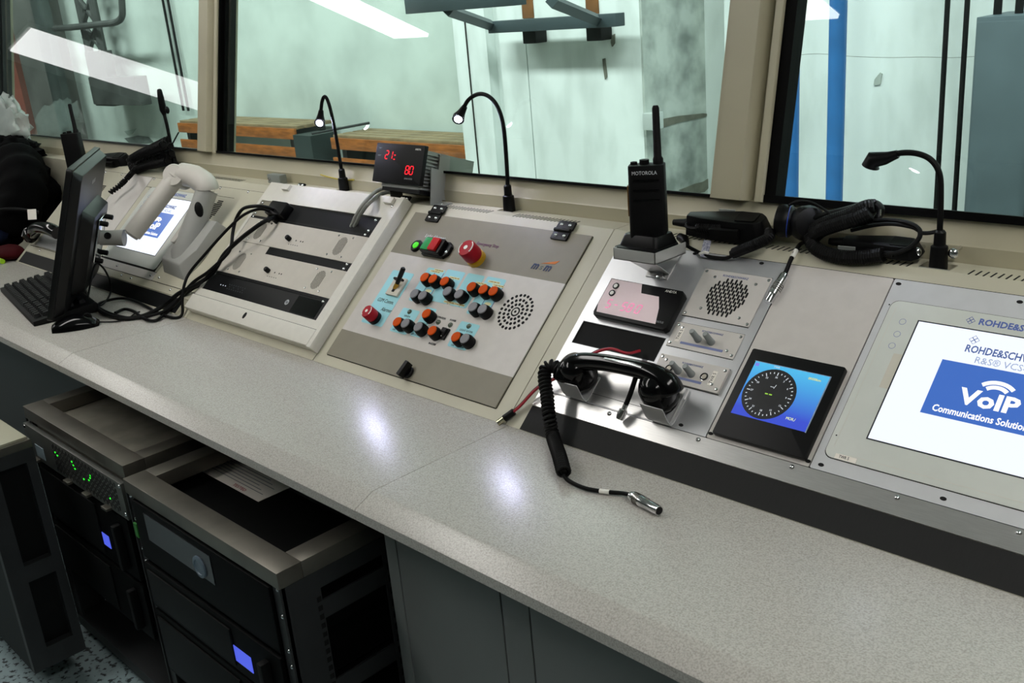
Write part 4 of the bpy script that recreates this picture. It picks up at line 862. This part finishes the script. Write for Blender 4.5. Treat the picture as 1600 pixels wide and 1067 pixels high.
part('cable', MB().tube(cr([pY(1330, 360, 1.36), pY(1365, 352, 1.362), pY(1395, 350, 1.364), pY(1425, 355, 1.364), pY(1438, 362, 1.362)], 5), .0030, 8), RUB, hd)
mb_ = pY(1380, 375, 1.372); MB2 = T(mb_.x, 1.372, ZL+.012) @ RZ(math.radians(6)) @ RX(math.radians(14))
fb = thing('desk_microphone', (mb_.x, 1.372, ZL), 'black fist microphone under the headset cable', 'microphone'); fist_mic(MB2 @ Matrix.Diagonal((.8, .8, .8, 1)), fb)
part('name_strip', MB().box(-.060, -.034, -.018, -.016, .006, .012, MB2), mat('strip_grey', '#8f9390', .4), fb)
lc = cr([pY(1258, 378, 1.355), pz(1250, 382, ZL+.006), pz(1243, 392, ZL+.004), ps(1236, 405, .010), ps(1230, 420, .008), ps(1226, 429, .007)], 6)
lp = thing('headset_plug', ps(1214, 450, .01), 'silver round plug and lead lying across the right console plates', 'plug')
part('lead', MB().tube(lc, .0034, 8), RUB, lp); part('sleeve', MB().tube([pz(1244, 391, ZL+.005), ps(1238, 402, .0105)], .0039, 8), WHITE, lp)
P0_, P1_ = ps(1227, 428, .0085), ps(1200, 473, .0085)
pg = part('plug', MB().tube([P0_, P0_.lerp(P1_, .05), P0_.lerp(P1_, .30), P0_.lerp(P1_, .32), P0_.lerp(P1_, .72), P0_.lerp(P1_, .74), P1_], [.0058, .0072, .0074, .0082, .0082, .0074, .0070], 18), CHROME, lp)
for k in (.38, .44, .50, .56): part('ring', MB().tube([P0_.lerp(P1_, k), P0_.lerp(P1_, k+.025)], .0086, 16), STEEL, pg)
# bolts by the right lamp
for px, lb in (((1435, 392), 'shiny ball-headed bolt left of the low gooseneck lamp'), ((1493, 394), 'shiny ball-headed bolt right of the low gooseneck lamp')):
    c_ = pY(*px, 1.375); t = thing('bolt', (c_.x, 1.385, c_.z), lb, 'bolt')
    part('head', MB().ball((c_.x, 1.368, c_.z), .0075, 1, .7, 1), CHROME, t); part('shank', MB().cyl((c_.x-.002, 1.37, c_.z), (c_.x-.004, 1.402, c_.z), .0034), CHROME, t)
# ================================================================== MONITOR ON ARM
mo = thing('monitor', (-2.63, .95, .78), 'black flat monitor seen from behind, leaning on a white arm', 'monitor')
az, ta = .544, .331
wv = Vector((-math.cos(az), math.sin(az), 0)); kv = Vector((math.sin(az), math.cos(az), 0))
uv = Vector((0, 0, 1))*math.cos(ta)+kv*math.sin(ta); nv = kv*math.cos(ta)-Vector((0, 0, 1))*math.sin(ta); ob = Vector((-2.470, .788, .78))
MM = Matrix(((wv.x, uv.x, nv.x, ob.x), (wv.y, uv.y, nv.y, ob.y), (wv.z, uv.z, nv.z, ob.z), (0, 0, 0, 1)))   # (away along width, up, out of the back)
MBK = mat('monitor_black', '#0a0b0c', .42, noise=.2, nscale=200, spec=.3)
part('bezel', MB().prism(rrect(0, .453, 0, .376, .008), -.002, .012, MM), MBK, mo, .001)
part('back_shell', MB().prism(rrect(.004, .449, .004, .372, .01), .012, .033, MM, top=rrect(.014, .439, .014, .362, .02)), MBK, mo, .002)
part('rear_hump', MB().prism(rrect(.085, .375, .040, .265, .02), .030, .062, MM, top=rrect(.100, .360, .055, .250, .02)), MBK, mo, .003)
part('screen', MB().box(.018, .435, .018, .358, -.0028, -.0018, MM), BLKG, mo)
part('maker_mark', MB().box(.20, .26, .315, .325, .0328, .0334, MM), mat('raised_mark', '#3d4245', .3), mo)
ar = thing('articulated_mount', sl(-2.42, .16, 0), 'off-white articulated mount holding the monitor, bolted to the left console', 'mount')
ve = ob+wv*.2265+uv*.176
part('mount_plate', MB().box(.170, .283, .119, .233, .064, .068, MM), CHROME, ar, .001)
for a, b in ((.178, .127), (.275, .127), (.178, .225), (.275, .225)): part('thumb_screw', MB().lathe([(.007, 0), (.007, .018), (.004, .020), (0, .020)], MM @ T(a, b, .068), 12), BLK, ar)
hv = MM @ Vector((.2265, .176, .068)); he = Vector((-2.560, 1.055, .918))
part('head_link', MB().tube([hv, hv.lerp(he, .5), he], [.020, .020, .022], 14), GREYM, ar)
part('pivot_bolt', MB().lathe([(.009, 0), (.009, .005), (0, .006)], T(*(hv.lerp(he, .45)+Vector((.018, -.014, .010)))) @ RX(math.radians(60)) @ RY(math.radians(35)), 12), BLK, ar)
el = Vector((-2.495, 1.200, 1.058)); fe = Vector((-2.548, 1.068, .922))
fa = MB().tube(cr([fe, fe.lerp(el, .15), fe.lerp(el, .85), el], 5), [.019]*2+[.024]*12+[.027]*2, 18); part('forearm', fa, GREYPL, ar, smooth=50)
dm = Vector((.55, -.70, .32)).normalized(); Md = dm.to_track_quat('Z', 'Y').to_matrix().to_4x4(); Md.translation = el
part('joint_disc', MB().lathe([(.029, -.045), (.030, .018), (.027, .024), (0, .025)], Md, 26), GREYPL, ar)
e2_ = Vector((-2.408, 1.232, 1.036)); part('elbow_cover', MB().tube(cr([el+Vector((.006, .012, .004)), el.lerp(e2_, .5)+Vector((0, .012, .007)), e2_, e2_+Vector((.004, .0, -.012))], 4), [.030]*4+[.031]*4+[.030]*4+[.026], 18), GREYPL, ar, smooth=50)
lb_ = Vector((-2.432, 1.150, .868)); lt_ = Vector((-2.406, 1.232, 1.022))
part('lower_arm', MB().tube([lb_+Vector((0, 0, -.02)), lb_, lb_.lerp(lt_, .35), lb_.lerp(lt_, .75), lt_], [.036, .036, .031, .028, .028], 20), GREYM, ar, smooth=50)
part('arm_recess', MB().ball(lb_.lerp(lt_, .72)+Vector((.020, -.016, 0)), .014, .8, .8, 1.5), BLKM, ar)
bv = MB().prism([(-2.500, .100), (-2.372, .092), (-2.350, .165), (-2.350, .265), (-2.470, .262), (-2.500, .20)], .003, .036, MS, top=[(-2.490, .125), (-2.385, .118), (-2.352, .170), (-2.350, .262), (-2.462, .258), (-2.49, .20)])
part('clamp_base', bv, GREYM, ar, .004); part('clamp_handle', MB().prism(rrect(-2.452, -2.428, .165, .235, .008), .036, .062, MS), GREYPL, ar, .004)
# ================================================================== KEYBOARD, MOUSE
kb = thing('keyboard', (-2.82, .91, ZD), 'black keyboard partly under the monitor', 'keyboard')
k0, k1 = pz(48, 500, .762), pz(-1, 447, .768); kd = (k1-k0); ka = math.atan2(-kd.y, -kd.x)
MK = T(k1.x, k1.y, ZD+.0006) @ RZ(ka)      # local x: along keyboard towards the right end, y: away
KBB = mat('keyboard_black', '#0b0c0c', .6, spec=.2); part('case', MB().prism([(0, 0), (0, .012), (.155, .026), (.16, .022), (.16, 0)], 0, .478, MK @ Matrix(((0, 0, 1, 0), (1, 0, 0, 0), (0, 1, 0, 0), (0, 0, 0, 1)))), KBB, kb, .002)
KEY = MB().prism(rrect(-.0085, .0085, -.0085, .0085, .002, 2), 0, .009, None, top=rrect(-.0065, .0065, -.0055, .007, .002, 2)).mesh('key', mat('key_black', '#141516', .55, spec=.25))
tilt = math.atan2(.014, .143)
for r_ in range(6):
    for c_ in range(22):
        x = .018+c_*.0195+(.006 if r_ in (1, 3) else 0)+(.008 if c_ > 14 else 0)+(.006 if c_ > 17 else 0)
        if x > .465: continue
        y = .018+r_*.0205+(.008 if r_ == 5 else 0); inst('key', KEY, MK @ T(x, y, .0125+y*.093) @ RX(tilt), kb)
ms = thing('computer_mouse', pz(120, 503, ZD), 'glossy black mouse beside the monitor foot', 'mouse')
mp = pz(118, 505, ZD+.012); MMo = T(mp.x, mp.y, ZD+.0005) @ RZ(math.radians(62))
pr_ = MB()
rows = []; nx, ny = 12, 10
for i in range(nx+1):
    t_ = i/nx; x = -.054+.108*t_; wd_ = .031*math.sin(math.pi*min(1, max(.0, .12+.80*t_)))**.45; h_ = .034*math.sin(math.pi*(.10+.84*t_))**.7
    for j in range(ny+1):
        a = math.pi*j/ny; rows.append((x, -wd_*math.cos(a), h_*math.sin(a)**.8))
fc = [(i*(ny+1)+j, i*(ny+1)+j+1, (i+1)*(ny+1)+j+1, (i+1)*(ny+1)+j) for i in range(nx) for j in range(ny)]+[tuple(range(ny, -1, -1)), tuple(nx*(ny+1)+j for j in range(ny+1))]+[tuple([i*(ny+1) for i in range(nx+1)]+[i*(ny+1)+ny for i in range(nx, -1, -1)])]
part('shell', MB().add(rows, fc, MMo), BLKG, ms, smooth=60); part('wheel', MB().lathe([(.009, -.004), (.011, 0), (.009, .004)], MMo @ T(.030, 0, .023) @ RX(math.pi/2), 14), RUB, ms)
part('cable', MB().tube(cr([MMo @ Vector((.053, 0, .006)), pz(165, 503, .7535), pz(185, 502, .7535), pz(200, 497, .7535), pz(212, 489, .7535), pz(219, 487, .754)], 6), .0018, 6), RUB, ms)
# ================================================================== BLACK CABLES FROM THE RACK
pb = thing('power_plug_block', ps(437, 335, .02), 'black plug block in the upper panel of the rack frame', 'plug')
part('block', MB().prism(rrect(-2.165, -2.095, .307, .345, .004), .0165, .040, MS), BLK, pb, .003); part('prong', MB().box(-2.158, -2.150, .292, .307, .018, .030, MS), BLK, pb, .001); part('prong', MB().box(-2.125, -2.117, .292, .307, .018, .030, MS), BLK, pb, .001)
def cable(pts, r, label, name='black_cable', cat='cable', m=RUB, n=7): return solo(name, MB().tube(cr(pts, n), r, 8), m, label, cat, 'black cables by the monitor')
cable([ps(432, 330, .030), ps(418, 324, .055), ps(400, 322, .075), ps(380, 326, .08), ps(369, 342, .07), ps(364, 362, .06), ps(361, 385, .05), ps(352, 400, .045), ps(325, 425, .04), ps(300, 443, .035), pz(270, 478, .775), pz(240, 492, .757), pz(205, 497, .7555), pz(170, 489, .7555), pz(145, 475, .7555)], .0042, 'thin black cable looping up over the rack frame edge')
cable([ps(430, 334, .028), ps(412, 327, .05), ps(395, 329, .065), ps(375, 340, .07), ps(350, 364, .065), ps(318, 400, .055), ps(297, 425, .045), ps(288, 445, .04), ps(285, 468, .025), pz(284, 492, .757), pz(268, 496, .7555), pz(242, 486, .7555), pz(215, 472, .756), pz(190, 466, .756), pz(160, 472, .756), pz(140, 485, .756)], .0036, 'black cable crossing in front of the arm base to the desk')
cable([ps(436, 338, .022), ps(415, 345, .05), ps(390, 362, .055), ps(368, 380, .05), ps(350, 398, .045), ps(333, 425, .03), ps(310, 443, .03), ps(280, 458, .03), pz(255, 478, .768), pz(222, 494, .757), pz(190, 497, .757), pz(160, 488, .757), pz(140, 470, .757), pz(133, 455, .760)], .0055, 'thick black cable running from the plug block to the monitor')
cable([ps(330, 440, .012), ps(300, 452, .014), pz(275, 475, .765), pz(250, 497, .7555), pz(236, 501, .7555), pz(222, 496, .7555), pz(210, 487, .756), pz(195, 483, .756), pz(180, 489, .756)], .0040, 'black cable looping flat on the desk before the console')
cable([pz(137, 465, .80), pz(148, 415, .86), pz(160, 417, .85), pz(170, 435, .80), pz(173, 455, .764), pz(162, 474, .7555), pz(140, 482, .7555), pz(128, 488, .7555)], .0026, 'thin cable loop hanging below the monitor')
# ================================================================== LEFT RADIO, LAMP, COILED CABLES
rx_ = pY(117, 240, 1.272); radio(T(rx_.x, 1.272, 1.005) @ RZ(math.radians(40)), 'black handheld radio behind the monitor at the left', full=False)
ch2 = thing('radio_charger', (rx_.x, 1.272, .955), 'black charger cup under the radio behind the monitor', 'charger')
part('base', MB().prism(rrect(-.036, .036, -.030, .030, .006), -.010, .052, T(rx_.x, 1.272, .960)), BLK, ch2, .003)
ul = thing('gooseneck_lamp', pz(270, 252, ZL), 'unlit gooseneck lamp standing upright at the left', 'lamp', 'black gooseneck desk lamps')
ub = pY(271, 247, 1.375); part('base', MB().lathe([(.0125, .0), (.0120, .025), (.0085, .030), (.0075, .050), (.0055, .053)], T(ub.x, 1.375, ZL), 16), BLK, ul)
part('neck', MB().tube(cr([Vector((ub.x, 1.375, ZL+.04)), pY(266, 222, 1.375), pY(261, 196, 1.375), pY(256, 176, 1.375)], 6), .0050, 10), RUB, ul); part('head', MB().tube([pY(257, 180, 1.375), pY(255, 172, 1.375), pY(251, 152, 1.375), pY(249, 141, 1.375), pY(248.5, 139, 1.375)], [.0055, .0105, .0095, .0072, .004], 14), BLK, ul); part('clip', MB().ball(pY(261.5, 172, 1.372), .009, .7, .7, 1.2), BLK, ul)
cb2 = thing('coiled_cable', pz(235, 266, ZL), 'heap of black coiled cable on the ledge left of the arm', 'cable')
for k, (a, b) in enumerate((((203, 252), (262, 219)), ((205, 258), (266, 229)), ((207, 263), (268, 240)), ((212, 266), (262, 252)), ((206, 248), (255, 226)))):
    yy = 1.372-.012*k; pp = cr([pY(a[0], a[1], yy), pY((a[0]*2+b[0])/3, (a[1]*2+b[1])/3-2, yy), pY((a[0]+2*b[0])/3, (a[1]+2*b[1])/3-1, yy), pY(b[0], b[1], yy)], 6)
    part('coil', MB().coil(pp, .0105, .0030, 24), RUB, cb2); part('core', MB().tube(pp, .0085, 8), RUB, cb2)
pp = cr([pY(213, 262, 1.345), ps(200, 277, .04), ps(188, 289, .035), ps(172, 301, .04)], 6); part('coil', MB().coil(pp, .0065, .0026, 20), RUB, cb2); part('core', MB().tube(pp, .005, 8), RUB, cb2)
part('stray_wire', MB().tube(cr([pY(266, 232, 1.38), pY(272, 220, 1.38), pY(279, 207, 1.38)], 4), .0022, 6), RUB, cb2)
fm2 = thing('fist_microphone', pz(180, 258, ZL), 'black fist microphone between the monitor and the coiled heap', 'microphone')
f2 = pY(180, 248, 1.365); fist_mic(T(f2.x, 1.365, ZL+.004) @ RZ(math.radians(15)) @ RX(math.radians(20)) @ Matrix.Diagonal((1, 1, 1.3, 1)), fm2)
# ================================================================== LEFT HANDSET, CLOTHES
h2 = thing('telephone_handset', ps(72, 365, .03), 'black handset on its grey plate at the far left console', 'handset')
q = MB().tube(cr([ps(50, 368, .030), ps(52, 360, .060), ps(62, 355, .070), ps(78, 358, .070), ps(90, 364, .060)], 5), [.018]*3+[.020]*18, 14); part('grip', q, BLKG, h2, smooth=60)
part('earpiece', MB().lathe([(0, 0), (.026, .004), (.030, .018), (.024, .040), (0, .048)], at(ps(58, 372, .01).x, (ps(58, 372, .01)-SP).dot(SV), .012), 20), BLKG, h2)
part('cradle_plate', MB().prism(rrect(-3.335, -3.12, .07, .135, .004), .003, .012, MS), CRM, h2, .001)
def lump(name, parent, m, c, r, seed, amp=.12, seg=28, freq=3.0):
    from mathutils import noise as nz
    q = MB().ball((0, 0, 0), 1, seg=seg); vs = []
    for p_ in q.v:
        d = p_.normalized(); f_ = 1+amp*nz.noise(d*freq+Vector((seed, 0, 0)))+amp*.5*nz.noise(d*freq*2.3+Vector((0, seed, 0)))
        vs.append(Vector((c[0]+d.x*r[0]*f_, c[1]+d.y*r[1]*f_, c[2]+d.z*r[2]*f_)))
    q.v = vs; return part(name, q, m, parent, smooth=80)
JK = mat('black_cloth', '#040405', .9, spec=.08, noise=.3, nscale=40, bump=.3); NV = mat('navy_cloth', '#0c1224', .9, spec=.08, noise=.3, nscale=50, bump=.3)
jk = thing('jacket', (-3.95, 1.2, ZD), 'black jacket heaped over the ledge at the far left', 'jacket')
lump('body', jk, JK, (-3.95, 1.225, .905), (.34, .15, .17), 1.3, .22, 52, 3.4); lump('hood', jk, JK, (-3.95, 1.27, 1.035), (.17, .10, .07), 7.7, .25, 36, 4.0)
sp_ = cr([(-3.80, 1.24, 1.01), (-3.66, 1.20, .965), (-3.585, 1.15, .90), (-3.60, 1.10, .84), (-3.66, 1.09, .80)], 5)
part('sleeve', MB().tube(sp_, [.085-.030*i/(len(sp_)-1)+.007*math.sin(i*1.9) for i in range(len(sp_))], 16), JK, jk, smooth=80)
part('zip_edge', MB().tube(cr([(-4.06, 1.10, 1.02), (-3.98, 1.085, .95), (-3.93, 1.08, .86)], 5), .004, 6), mat('zip_grey', '#2a2c30', .4), jk)
nb = thing('navy_bag', (-3.72, 1.05, ZD), 'dark blue cloth bag beside the jacket on the left desk', 'bag'); lump('body', nb, NV, (-3.76, 1.045, .812), (.23, .085, .062), 2.2, .10)
part('handle', MB().tube(cr([(-3.60, 1.02, .85), (-3.55, 1.04, .90), (-3.50, 1.10, .905), (-3.46, 1.16, .885)], 6), .006, 8), BLK, nb)
part('tag', MB().cbox((0, 0, 0), .026, .002, .030, Matrix.Translation(pY(50, 335, 1.0)) @ RZ(.7) @ RX(-.3)), PAPER, nb)
rp_ = thing('red_pouch', pz(22, 403, ZD), 'small dark red pouch on the desk by the console end', 'pouch'); c_ = pz(20, 405, ZD); lump('body', rp_, mat('dark_red_cloth', '#3d0b10', .8, spec=.1), (c_.x-.02, c_.y, ZD+.022), (.075, .045, .024), 5.5, .06)
c_ = pz(2, 407, ZD+.01); solo('lime_marker', MB().tube([Vector((c_.x-.08, c_.y, ZD+.008)), Vector((c_.x+.012, c_.y, ZD+.008))], .008, 10), mat('lime_plastic', '#9fd01c', .4), 'lime green marker at the left edge of the desk', 'marker')
pbg = thing('plastic_bag', (pY(8, 195, 1.33).x, 1.36, 1.05), 'crumpled clear plastic bag above the jacket by the window', 'bag')
PLB = bpy.data.materials.new('clear_plastic_film'); PLB.use_nodes = True; b_ = PLB.node_tree.nodes['Principled BSDF']; b_.inputs['Base Color'].default_value = (.75, .82, .78, 1); b_.inputs['Roughness'].default_value = .25; b_.inputs['Alpha'].default_value = .55
pq = pY(8, 195, 1.33); lump('film', pbg, PLB, (pq.x, 1.33, pq.z), (.20, .05, .10), 9.1, .35, 30, 4.5)
# ================================================================== EQUIPMENT RACKS UNDER THE DESK
def rack(x0, x1, y0, label):
    t = thing('equipment_rack', ((x0+x1)/2, y0+.15, 0), label, 'rack', 'steel equipment racks'); z = .62; y1 = y0+.27; p = .046
    part('front_rail', MB().box(x0, x1, y0, y0+p, z-.030, z), STEEL, t, .0015)
    for a, b in ((x0, x0+p), (x1-p, x1)): part('side_rail', MB().box(a, b, y0+p, y1, z-.030, z), STEEL, t, .0015)
    part('rear_rail', MB().box(x0+p, x1-p, y1-p, y1, z-.030, z), STEEL, t, .0015)
    for sx, xx in ((-1, x0), (1, x1)):
        w0, w1 = (xx, xx+.003) if sx < 0 else (xx-.003, xx)
        part('side_sheet', MB().box(w0, w1, y0, y0+.072, .02, z-.030).box(w0, w1, y0+.072, y1, z-.062, z-.030), STEELD, t)
        part('side_post', MB().box(w0, w1, y0+.198, y0+.235, .02, z-.062), STEELD, t); part('front_post', MB().box(xx-(.028 if sx > 0 else 0), xx+(.028 if sx < 0 else 0), y0+.004, y0+.010, .02, z-.030), STEELD, t)
        for zz in (.50, .345, .2): part('cross_bar', MB().box(w0-.002, w1-.001, y0+.072, y0+.198, zz, zz+.034), STEELD, t)
        if sx > 0:
            for k in range(20):
                part('slot_hole', MB().box(xx, xx+.0006, y0+.062, y0+.070, .535-k*.0165, .544-k*.0165), HOLE, t); part('slot_hole', MB().box(xx, xx+.0006, y0+.203, y0+.222, .525-k*.024, .538-k*.024), HOLE, t)
    part('base', MB().box(x0, x1, y0, y1, .02, .05), STEELD, t)
    for xx in (x0+.012, x1-.012):
        for zz in (.585, .535, .47, .44, .40, .36): inst('screw', SCREW, T(xx, y0+.004, zz) @ RX(math.pi/2), t)
    return t
LXa, LXb, LY = -2.392, -1.852, .662; NXa, NXb, NY = -1.797, -1.251, .637
rack(LXa, LXb, LY, 'left steel rack under the desk with a perforated server'); rack(NXa, NXb, NY, 'right steel rack under the desk with a paper sheet inside')
DEV = mat('device_black', '#050606', .6, spec=.1, noise=.2, nscale=90); PERF = mat('perforated_grey', '#54565a', .45, metal=.5, noise=.2, nscale=30)
sv = thing('server', (-2.12, .7, .5), 'grey perforated server with green lights in the left rack', 'server')
part('case', MB().box(-2.36, -1.885, LY+.012, LY+.25, .505, .588), mat('dusty_lid', '#8a867a', .6, metal=.2, noise=.35, nscale=14), sv); part('front', MB().box(-2.386, -1.858, LY-.010, LY+.002, .500, .582), mat('server_face', '#5d5f5a', .42, metal=.4, noise=.15, nscale=20), sv, .001)
part('status_label', MB().box(-2.335, -2.285, LY-.0112, LY-.010, .512, .542), mat('label_bluegrey', '#9fb4bd', .5), sv)
PH_ = MB().box(-.0022, .0022, -.0006, .0002, -.0045, .0045).mesh('vent_slot', HOLE)
for i in range(38):
    for j in range(5): inst('vent_slot', PH_, T(-2.215+i*.0088, LY-.0101, .513+j*.0135+(.005 if i % 2 else 0)), sv)
GLED = glow('green_led', '#27d82a', 2.0)
for x, z in ((-2.205, .556), (-2.195, .551), (-2.105, .553), (-2.10, .546), (-2.02, .548), (-2.03, .540), (-2.06, .533), (-1.93, .528), (-2.11, .560), (-2.015, .555)): part('indicator', MB().box(x-.002, x+.002, LY-.0112, LY-.010, z-.0016, z+.0016), GLED, sv)
for x in (-2.335, -2.15, -2.05, -1.95): part('tab', MB().box(x-.014, x+.014, LY-.022, LY-.010, .499, .505), STEEL, sv, .001)
for x, z in ((-2.378, .575), (-2.378, .508), (-1.866, .575), (-1.866, .512)): inst('screw', SCREW, T(x, LY-.010, z) @ RX(math.pi/2), sv)
BLCD = glow('blue_lcd', '#5566f0', .9)
def ups(x0, x1, y, z0, z1, label, lcd):
    t = thing('power_supply_unit', ((x0+x1)/2, y+.1, z0), label, 'power supply', 'rack power supplies')
    part('case', MB().box(x0+.02, x1-.02, y+.014, y+.24, z0+.002, z1-.002), DEV, t); part('front', MB().box(x0, x1, y-.004, y+.004, z0, z1), DEV, t, .002)
    part('grille_ridge', MB().box(x0+.01, x1-.16, y-.008, y-.004, z0+.012, z1-.012), BLKM, t, .002)
    if lcd: part('lcd_screen', MB().box(lcd[0], lcd[1], y-.0052, y-.004, lcd[2], lcd[3]), BLCD, t)
    part('handle', MB().box(x1-.05, x1-.035, y-.022, y-.004, z0+.02, z1-.02), BLKM, t, .003)
    return t
ups(LXa+.03, LXb-.03, LY-.002, .345, .490, 'black power unit with a blue screen in the left rack', (-2.060, -2.008, .379, .409))
ups(LXa+.03, LXb-.03, LY-.002, .20, .335, 'plain black power unit low in the left rack', None)
ups(NXa+.03, NXb-.03, NY-.002, .352, .452, 'black power unit with a blue screen in the right rack', (-1.446, -1.384, .375, .407))
ups(NXa+.03, NXb-.03, NY-.002, .20, .345, 'plain black power unit low in the right rack', None)
dv = thing('amplifier', (-1.52, .7, .46), 'dark unit with a round dial in the top of the right rack', 'amplifier')
part('case', MB().box(-1.775, -1.275, NY+.012, NY+.22, .462, .572), DEV, dv); part('front', MB().box(-1.77, -1.28, NY-.003, NY+.004, .460, .585), DEV, dv, .002)
part('window', MB().box(-1.72, -1.47, NY-.0045, NY-.003, .515, .572), mat('dim_window', '#2a2d30', .25), dv); part('dial', MB().lathe([(.021, 0), (.021, .003), (.015, .004), (.014, .002), (0, .002)], T(-1.515, NY-.0045, .535) @ RX(math.pi/2), 24), mat('dial_blue_grey', '#5a6a78', .35), dv)
part('green_tag', MB().box(-1.785, -1.772, NY-.004, NY, .50, .53), mat('green_tag', '#2d7a2c', .5), dv)
psh = thing('paper_sheet', (-1.69, .83, .573), 'printed white sheet with a red stamp lying in the right rack', 'paper')
part('sheet', MB().box(-1.805, -1.572, .792, .90, .5735, .5745), PAPER, psh)
q = MB()
for k in range(9): q.box(-1.79, -1.59-.02*(k % 3), .812+k*.0085, .8132+k*.0085, .5745, .5748)
part('print_lines', q, mat('faint_ink', '#6a6f78', .7), psh); text('TESTED', .0105, T(-1.655, .8005, .5748), mat('red_ink', '#b02040', .6), psh, wide=.045)
# low cabinet at the very left
lc_ = thing('low_cabinet', (-2.45, .55, 0), 'dark cabinet with a beige lid at the lower left edge', 'cabinet')
part('frame', MB().box(-2.19, -2.17, .483, .52, .08, .60).box(-2.19, -2.17, .52, .60, .08, .13).box(-2.19, -2.17, .52, .60, .57, .60).box(-2.19, -2.17, .58, .60, .13, .57).box(-2.19, -2.17, .52, .58, .30, .34), STEELD, lc_)
part('body', MB().box(-2.95, -2.19, .483, .60, .08, .60), BLKM, lc_); part('rim', MB().box(-2.95, -2.17, .483, .60, .60, .618), STEEL, lc_, .001); part('lid', MB().box(-2.94, -2.178, .492, .595, .618, .624), mat('beige_lid', '#a5a28e', .5), lc_, .001)
# pedestal cabinet right below the worktop
pc = thing('pedestal_cabinet', (-.6, .95, 0), 'grey cabinet below the right worktop with tall seams', 'cabinet')
PCM = mat('pedestal_grey', '#747776', .5, noise=.06, nscale=6)
part('body', MB().box(-1.177, .03, .802, 1.05, .0, .714), PCM, pc); part('edge', MB().box(-1.177, -1.150, .794, .802, .0, .713), PCM, pc, .001)
for x0, x1 in ((-1.148, -.915), (-.912, -.858), (-.855, -.40), (-.397, .03)): part('door', MB().box(x0, x1, .795, .8015, .01, .713), PCM, pc, .0008)
# lower frame of the console behind the racks
lf = thing('support_wall', (-2.2, 1.06, 0), 'dark support panel below the worktop behind the racks', 'panel'); part('panel', MB().box(-4.5, -1.18, 1.03, 1.07, 0, .70), mat('dark_grey_panel', '#4b4e4d', .6), lf)
part('post', MB().box(-2.60, -2.57, .98, 1.03, 0, .70), BLKM, lf)
